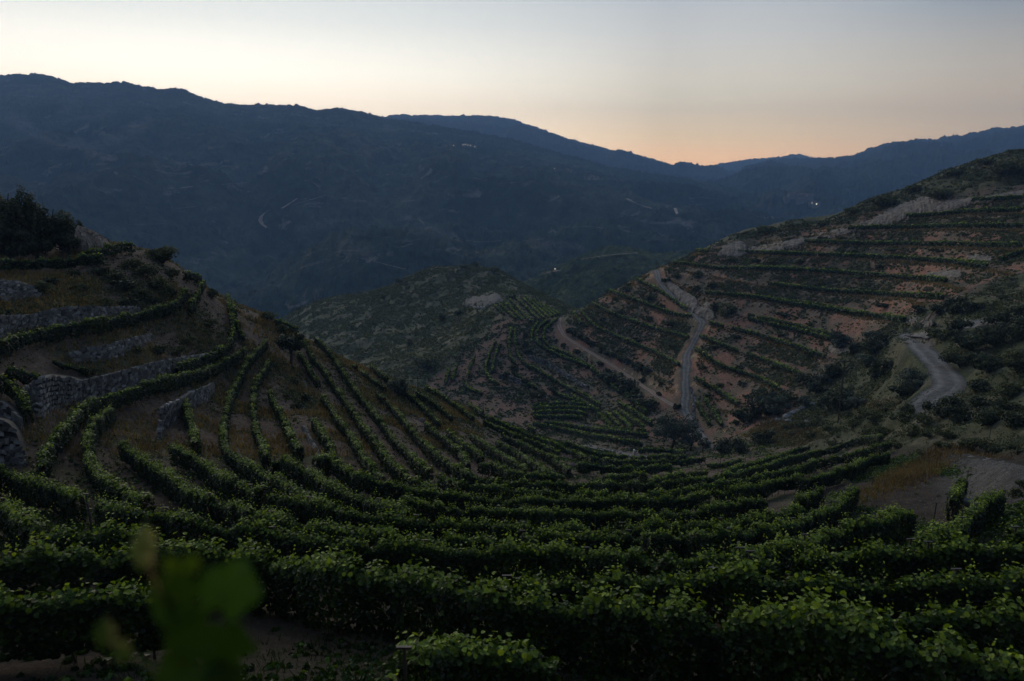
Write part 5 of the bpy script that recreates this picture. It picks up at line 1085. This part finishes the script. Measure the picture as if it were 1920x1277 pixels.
# dry grass
def grass(mask_fn, n, hgt, name, label, seed, mat=M_GRASS, tone0=.45, w0=.03):
    r_ = np.random.default_rng(seed); Wt = (mask_fn*np.abs(np.gradient(DD, axis=1))*np.abs(np.gradient(XX, axis=0))).ravel()
    if Wt.sum() <= 0: return
    c_ = np.cumsum(Wt); i = np.clip(np.searchsorted(c_, r_.uniform(0, c_[-1], n)), 0, len(Wt)-1)
    y = DD.ravel()[i]+r_.normal(0, .15, n); x = XX.ravel()[i]+r_.normal(0, .3, n); z = H(x, y)
    hh = hgt*r_.uniform(.4, 1.4, n); w = np.maximum(w0, .0009*y)*r_.uniform(.6, 1.4, n); th = r_.uniform(0, math.pi, n); ln = r_.normal(0, .35, (n, 2))*hh[:, None]
    b = np.stack([x, y, z-.03], 1); s = np.stack([np.cos(th), np.sin(th), 0*th], 1)*w[:, None]
    tip = b+np.c_[ln, hh]
    V = np.stack([b-s, b+s, tip+s*.5, tip-s*.5], 1).reshape(-1, 3); F = np.arange(n*4).reshape(-1, 4)
    tn = np.clip(tone0+.25*fbm(x/3, y/3, 2, seed)+.12*r_.normal(0, 1, n), 0, 1)
    tagit(mesh_obj(name, V, F, mat, attr={'tone': np.repeat(tn, 4)}), label, kind='stuff')
grass(edge*vis*(rmask < .3), 26000, .55, 'dry_grass', 'dry golden grass along the terrace edges', 81, tone0=.5)
grass((DD > 40)*(DD < 165)*(PXg < 900)*(PYg < 860)*vis*sstep(.42, .62, n1), 42000, .5, 'dry_grass', 'dry grass on the banks of the left spur', 82, tone0=.35)
g3m = np.exp(-((PXg-1480)/45)**2-((PYg-812)/14)**2)+np.exp(-((PXg-1690)/70)**2-((PYg-905+ (PXg-1690)*.45)/16)**2)+.3*np.exp(-((PXg-1850)/40)**2-((PYg-846)/6)**2)+.25*np.exp(-((PXg-1640)/40)**2-((PYg-765)/12)**2)
grass(np.where(g3m > .05, g3m*n3*n1, 0)*(DD > 35)*(DD < 190), 13000, .42, 'dry_grass', 'tall dry grass beside the rows and gravel at the right', 83, tone0=.25)
grass((DD > 9)*(DD < 34)*vis*sstep(.35, .6, n1)*1.0, 42000, .15, 'grass', 'short weeds on the ground between the nearest rows', 84, M_VINE, .35, .006)
grass((DD > 9)*(DD < 60)*vis, 30000, .06, 'straw', 'straw litter between the vine rows', 85, M_GRASS, .2, .010)
grass((DD > 60)*(DD < 165)*vis*sstep(.35, .5, 1-n1)*(PXg < 1750), 22000, .12, 'straw', 'straw litter on the alleys of the slope', 86, M_GRASS, .15, .02)

# ------------------------------------------------------------------ poles, posts, small works
def util_pole(px, ptop, pbase, label, arm=1.2, D=None, dmin=60, dmax=500, r=.16):
    h = near.cast(px, pbase, 0, dmin, dmax)
    if h is None: print('pole failed', label); return None
    Hh = (pbase-ptop)*h[1]/1280*1.04
    root = empty('utility_pole', tuple(h)); tagit(root, label, 'utility pole')
    V, F = tube([[0, 0, -.5], [0, 0, Hh*.5], [0, 0, Hh]], [r, r*.85, r*.7], 8); mesh_obj('post', V, F, M_POLE, root)
    if arm:
        a = Acc().add(*box((0, 0, Hh-.35), (arm*2, .12, .14))); ca = a.obj('crossarm', M_POLE, root)
        for q in (-1, -.45, .45, 1):
            V, F = tube([[q*arm*.93, 0, Hh-.28], [q*arm*.93, 0, Hh-.05]], [.05, .035], 6); mesh_obj('insulator', V, F, M_WHITE, ca)
    return h+np.array([0, 0, Hh-.1])
t1 = util_pole(1571, 668, 793, 'tall wooden utility pole with crossarm in front of the gully trees', 1.5, dmin=60, dmax=170)
t2 = util_pole(1098, 741, 796, 'wooden utility pole on the small walled terrace in the valley', 1.0)
t3 = util_pole(872, 559, 585, 'wooden utility pole beside the quarried cutting', 0)
t4 = util_pole(843, 541, 566, 'thin utility pole on the flank of the scrub hill', 0, r=.13)
t5 = util_pole(784, 705, 734, 'short pole on the ridge rows by the little cypress', .8, dmin=90, dmax=190, r=.1)
def wire(a, b_, sag, label):
    s = np.linspace(0, 1, 24)[:, None]; P = a*(1-s)+b_*s; P[:, 2] -= (4*sag*s*(1-s))[:, 0]
    V, F = tube(P, .03, 4); tagit(mesh_obj('power_line', V, F, M_METAL), label, 'cable')
if t1 is not None and t2 is not None: wire(t1, t2, 3.5, 'thin power line from the tall pole down to the valley pole')
if t1 is not None: wire(t1, t1+np.array([70, 45, 18]), 2.0, 'thin power line from the tall pole up to the right')
if t2 is not None and t3 is not None: wire(t2, t3, 4.0, 'thin power line from the valley pole to the quarry pole')
def trellis_post(px, ptop, pbase, label, lean=0., tee=True, dmin=12, dmax=200):
    h = near.cast(px, pbase, 0, dmin, dmax)
    if h is None: print('post failed', label); return
    Hh = (pbase-ptop)*h[1]/1280*1.02; root = empty('trellis_post', tuple(h)); tagit(root, label, 'post', 'bare steel posts at the row ends')
    V, F = tube([[0, 0, -.2], [lean*Hh, 0, Hh]], [.045, .04], 6); mesh_obj('stake', V, F, M_METAL, root)
    if tee: Acc().add(*box((lean*Hh, 0, Hh), (.34, .06, .05))).obj('crosspiece', M_METAL, root)
for a in [(1748, 935, 986, 'tall bare steel post with T top standing in the weeds at right', 0.03), (1881, 916, 942, 'steel post with T top in front of the gravel', 0), (1812, 881, 905, 'steel post poking out above the bushy vine column', 0, True),
          (1635, 891, 912, 'short steel post on the bare ground beside the golden grass', 0), (1562, 937, 956, 'short steel post at the end of the tufted row', 0), (1686, 864, 882, 'small dark stake near the raised row ends', 0), (1808, 823, 845, 'thin stake on the grass below the second road', 0),
          (1543, 908, 956, 'leaning bare stake beside the upright vine clump', .05, False), (1397, 849, 868, 'stake with a diagonal brace by the weedy row', 0, False), (1350, 855, 876, 'thin stake in the grassy strip', 0, False),
          (171, 949, 984, 'dark T-topped post standing in the left rows', 0), (122, 997, 1040, 'short leaning post at the gap of the left rows', -.25, False), (1115, 962, 1003, 'thin pale stake in the row with bare stakes', 0, False), (1093, 960, 1000, 'second thin pale stake in the row with bare stakes', 0, False),
          (1382, 975, 1003, 'steel post right of the row centre', 0), (1313, 975, 1005, 'steel post left of the row centre', 0), (1227, 978, 1006, 'steel post at the middle of the level rows', 0), (1855, 800, 822, 'pale stump post beside the rust-coloured bank', 0, False)]:
    trellis_post(*a)
def block(px, py, w, h, label, dmin=110, dmax=230):
    p = near.cast(px, py, 0, dmin, dmax)
    if p is None: return
    w = w*p[1]/1280; h = h*p[1]/1280
    V = np.array([[-w/2, -w/2, -.2], [w/2, -w/2, -.2], [w/2, w/2, -.2], [-w/2, w/2, -.2], [-w/2, -w/2, h], [-w*.1, -w/2, h], [-w*.1, w/2, h], [-w/2, w/2, h]])
    F = np.array([[0, 1, 5, 4], [1, 2, 6, 5], [2, 3, 7, 6], [3, 0, 4, 7], [4, 5, 6, 7], [3, 2, 1, 0]])
    o = mesh_obj('concrete_block', V, F, M_WHITE); o.location = p; tagit(o, label, 'concrete block')
block(1150, 850, 5, 7, 'small wedge-shaped concrete block on the left of the pale path')
block(1191, 853, 8, 11, 'larger wedge-shaped concrete block on the pale path')
block(1175, 864, 6, 6, 'low concrete block half hidden by the vine row')
# tanks by the quarry
for k, x in enumerate((890, 896, 902, 908)):
    p = near.cast(x, 579, 0, 250, 500)
    if p is None: continue
    th = np.arange(12)/12*6.283; prof = [(0, .75), (.9, .78), (1.15, .6), (1.25, .2)]
    V = np.array([[math.cos(a)*r, math.sin(a)*r, z] for z, r in prof for a in th]); i = np.arange(12); j = (i+1) % 12
    F = np.concatenate([np.stack([i+12*q, j+12*q, j+12*q+12, i+12*q+12], 1) for q in range(3)])
    o = mesh_obj('water_tank', V, [F, np.array([list(range(36, 48))])], M_WHITE); o.location = p
    tagit(o, ['leftmost of the four white tanks beside the quarry', 'second from the left of the four white tanks', 'third from the left of the four white tanks', 'rightmost of the four white tanks beside the quarry'][k], 'tank', 'white tanks beside the quarry')
p = near.cast(888, 572, 0, 250, 500)
if p is not None:
    th = np.arange(12)/12*6.283; V = np.array([[math.cos(a)*r, math.sin(a)*r, z] for z, r in [(0, .8), (.15, .88), (2.2, .88), (2.4, .7)] for a in th]); i = np.arange(12); j = (i+1) % 12
    F = np.concatenate([np.stack([i+12*q, j+12*q, j+12*q+12, i+12*q+12], 1) for q in range(3)])
    o = mesh_obj('water_tank', V, [F, np.array([list(range(36, 48))])], M_BLUE); o.location = p; tagit(o, 'blue upright tank above the white ones', 'tank')
# far pylons
def pylon(px, ptop, pbase, label):
    h = mtn.cast(px, pbase, 0)
    if h is None: return
    Hh = (pbase-ptop)*h[1]/1280; w = Hh*.12; a = Acc()
    for sx_ in (-1, 1):
        for sy_ in (-1, 1): a.add(*tube([[sx_*w, sy_*w, 0], [sx_*w*.15, sy_*w*.15, Hh]], [.5, .3], 4))
    for z in (.75, .88): a.add(*box((0, 0, Hh*z), (Hh*.34, .5, .5)))
    for q in range(6):
        z0, z1 = q/6, (q+1)/6; a.add(*tube([[-w*(1-.85*z0), -w, z0*Hh], [w*(1-.85*z1), -w*(1-.85*z1), z1*Hh]], .25, 3))
    o = a.obj('electricity_pylon', M_METAL); o.location = h; tagit(o, label, 'pylon')
pylon(529, 496, 514, 'faint lattice pylon low on the mountain at left'); pylon(863, 478, 492, 'faint lattice pylon above the scrub hill')

# lamps and lit windows of far houses
def mat_emit(name, col, st):
    m, nt, b = new_mat(name); b.inputs['Base Color'].default_value = (*col, 1); b.inputs['Emission Color'].default_value = (*col, 1); b.inputs['Emission Strength'].default_value = st; return m
M_LAMP = mat_emit('warm_lamp', (1, .86, .6), 1.6)
M_WALLH = mat_plain('house_plaster', (.16, .15, .14), .9, .4, .1, .1); M_ROOF = mat_plain('house_roof', (.09, .06, .05), .9, .4, .2, .1)
def house(surf, px, py, w, h, label, lit=True, lw=.14, grp=None):
    p = surf.cast(px, py, 0)
    if p is None: return
    root = empty('house', tuple(p)); tagit(root, label, 'house', grp); a = Acc().add(*box((0, 0, h/2-3), (w, w*.7, h+6))); wl = a.obj('wall', M_WALLH, root)
    V = np.array([[-w*.55, -w*.4, h], [w*.55, -w*.4, h], [w*.55, w*.4, h], [-w*.55, w*.4, h], [-w*.55, 0, h*1.35], [w*.55, 0, h*1.35]])
    mesh_obj('roof', V, [np.array([[0, 1, 5, 4], [2, 3, 4, 5], [3, 2, 1, 0]]), np.array([[0, 4, 3], [1, 2, 5]])], M_ROOF, root)
    if lit: Acc().add(*box((-w*.1, -w*.35-.1, h*.55), (w*lw, .25, h*.35))).obj('window', M_LAMP, root)
HS = 'far houses with lights on'
for x, y, lab in [(851, 275, 'leftmost lit house on the dark mountain slope'), (869, 274, 'brightest lit house of the mountain row'), (873, 273, 'lit house touching the brightest one'), (878, 274, 'lit house in the middle of the mountain row'), (883, 275, 'lit house right in the mountain row'), (891, 277, 'rightmost lit house of the mountain row')]:
    house(mtn, x, y, 9, 6, lab, grp=HS)
house(mtn, 1040, 318, 8, 5, 'single lit house further right on the mountain', grp=HS)
house(hill2, 1041, 506, 2.6, 2.2, 'lit lamp hut at the foot of the second hill', lw=.3, grp=HS)
for k, (x, y) in enumerate([(1484, 369), (1491, 371), (1498, 373), (1506, 370), (1513, 375), (1522, 384), (1530, 386), (1475, 377), (1500, 379), (1518, 371)]):
    house(m3, x, y, 16, 8, ['village house at the upper left of the far hamlet', 'second village house along the top of the far hamlet', 'third village house along the top of the far hamlet', 'village house at the top right of the far hamlet', 'village house right of the hamlet middle', 'lit village house at the lower right of the hamlet', 'outermost lit house of the hamlet', 'lowest left house of the hamlet', 'lowest middle house of the hamlet', 'pale house behind the hamlet'][k], k in (5, 6), .15, 'houses of the far hamlet')

# ------------------------------------------------------------------ vine shoot close to the lens
def close_leaf(c_, nrm, size, ang, parent, tone, curl=.2):
    """a five-lobed vine blade with a folded midrib"""
    k = 40; th = np.linspace(0, 2*math.pi, k, endpoint=False)
    lob = .86+.09*np.cos(5*(th-math.pi/2))+.03*np.cos(15*th)+.10*np.sin(th); lob *= 1-.45*np.exp(-((th-1.5*math.pi)/.22)**2)
    rings = [(0.0, 1)]+[(r, k) for r in (.35, .7, 1.0)]
    V = [[0, 0, 0]]
    for r in (.35, .7, 1.0):
        for t_, l in zip(th, lob): V.append([r*l*math.cos(t_), r*l*math.sin(t_), curl*(r*l)**2*(abs(math.cos(t_))*1.2-.6)+.03*math.sin(7*t_)*r])
    V = np.array(V)*size*.62
    i = np.arange(k); j = (i+1) % k; tri = np.stack([0*i, 1+i, 1+j], 1)
    F = np.concatenate([np.stack([1+q*k+i, 1+(q+1)*k+i, 1+(q+1)*k+j, 1+q*k+j], 1) for q in (0, 1)])
    a, b, n = rotframe(np.array([nrm], float), np.array([ang])); Wd = V[:, 0:1]*a+V[:, 1:2]*b+V[:, 2:3]*n
    mesh_obj('leaf', Wd+np.array(c_), [F, tri], M_VINEC, parent, attr={'tone': np.full(len(V), tone)}, smooth=True)
M_VINEC = mat_leaf('near_vine_leaf', (.017, .045, .008), (.045, .110, .014), (.09, .15, .015), .22)
def PW(px, py, D): t, e = pix(px, py); return np.array([float(t)*D, D, float(e)*D])
sh = empty('vine_shoot', tuple(PW(350, 1300, .80))); o0 = PW(350, 1300, .80); tagit(sh, 'blurred vine shoot with large leaves hanging close to the lens at lower left', 'vine shoot')
stem = smooth_poly([PW(380, 1420, .84)-o0, PW(370, 1300, .82)-o0, PW(345, 1180, .81)-o0, PW(330, 1090, .80)-o0, PW(300, 1050, .79)-o0, PW(268, 1018, .78)-o0], .02, 3)
V, F = tube(stem, .003, 6); mesh_obj('stem', V, F, M_VINEC, sh, attr={'tone': np.full(len(V), .4)})
for px, py, D, sz, nr, an, tn in [(272, 1030, .78, .058, (-.5, -.7, .3), .6, .70), (335, 1120, .80, .078, (.1, -1, .25), 1.2, .22), (428, 1112, .79, .080, (.35, -.85, .4), -.55, .45), (365, 1185, .80, .080, (.2, -.9, .2), 2.2, .15), (432, 1222, .83, .078, (.3, -1, .3), .9, .08), (345, 1258, .80, .070, (.3, -.8, .5), 1.9, .12), (200, 1192, .84, .046, (-.3, -.9, .3), .4, .15), (322, 1062, .80, .026, (0, -1, .2), 0, .9), (362, 1058, .79, .026, (.2, -1, .2), .9, .95), (232, 1222, .82, .036, (-.3, -.9, .3), 1.0, .3), (420, 1290, .80, .07, (0, -1, .4), .4, .12)]:
    c_ = PW(px, py, D)-o0; close_leaf(c_, nr, sz*.86, an, sh, tn)
    q = stem[np.argmin(np.linalg.norm(stem-(c_-[0, 0, .03]), axis=1))]; V, F = tube([q, (q+c_)/2+[0, -.004, -.004], c_], [.0016, .0013, .001], 5); mesh_obj('petiole', V, F, M_VINEC, sh, attr={'tone': np.full(len(V), .5)})

# ------------------------------------------------------------------ air
def haze():
    x0, x1, y0, y1, z0, z1 = -5600, 5600, -260, 5650, -260, 560
    V = np.array([[x, y, z] for z in (z0, z1) for y in (y0, y1) for x in (x0, x1)], float)
    o = mesh_obj('haze', V, np.array([[0, 2, 3, 1], [4, 5, 7, 6], [0, 1, 5, 4], [2, 6, 7, 3], [0, 4, 6, 2], [1, 3, 7, 5]]), [])
    m = bpy.data.materials.new('air'); m.use_nodes = True; nt = m.node_tree; nt.nodes.clear()
    out = N(nt, 'ShaderNodeOutputMaterial'); v = N(nt, 'ShaderNodeVolumePrincipled')
    v.inputs['Color'].default_value = (.34, .58, 1.0, 1); v.inputs['Density'].default_value = HAZE; v.inputs['Anisotropy'].default_value = 0.0
    nt.links.new(v.outputs[0], out.inputs['Volume']); o.data.materials.append(m); tagit(o, kind='stuff')
HAZE = 0.00019
haze()
print('vine rows', ROWCOUNT, 'objects', len(bpy.data.objects), 'verts', sum(len(m.vertices) for m in bpy.data.meshes))
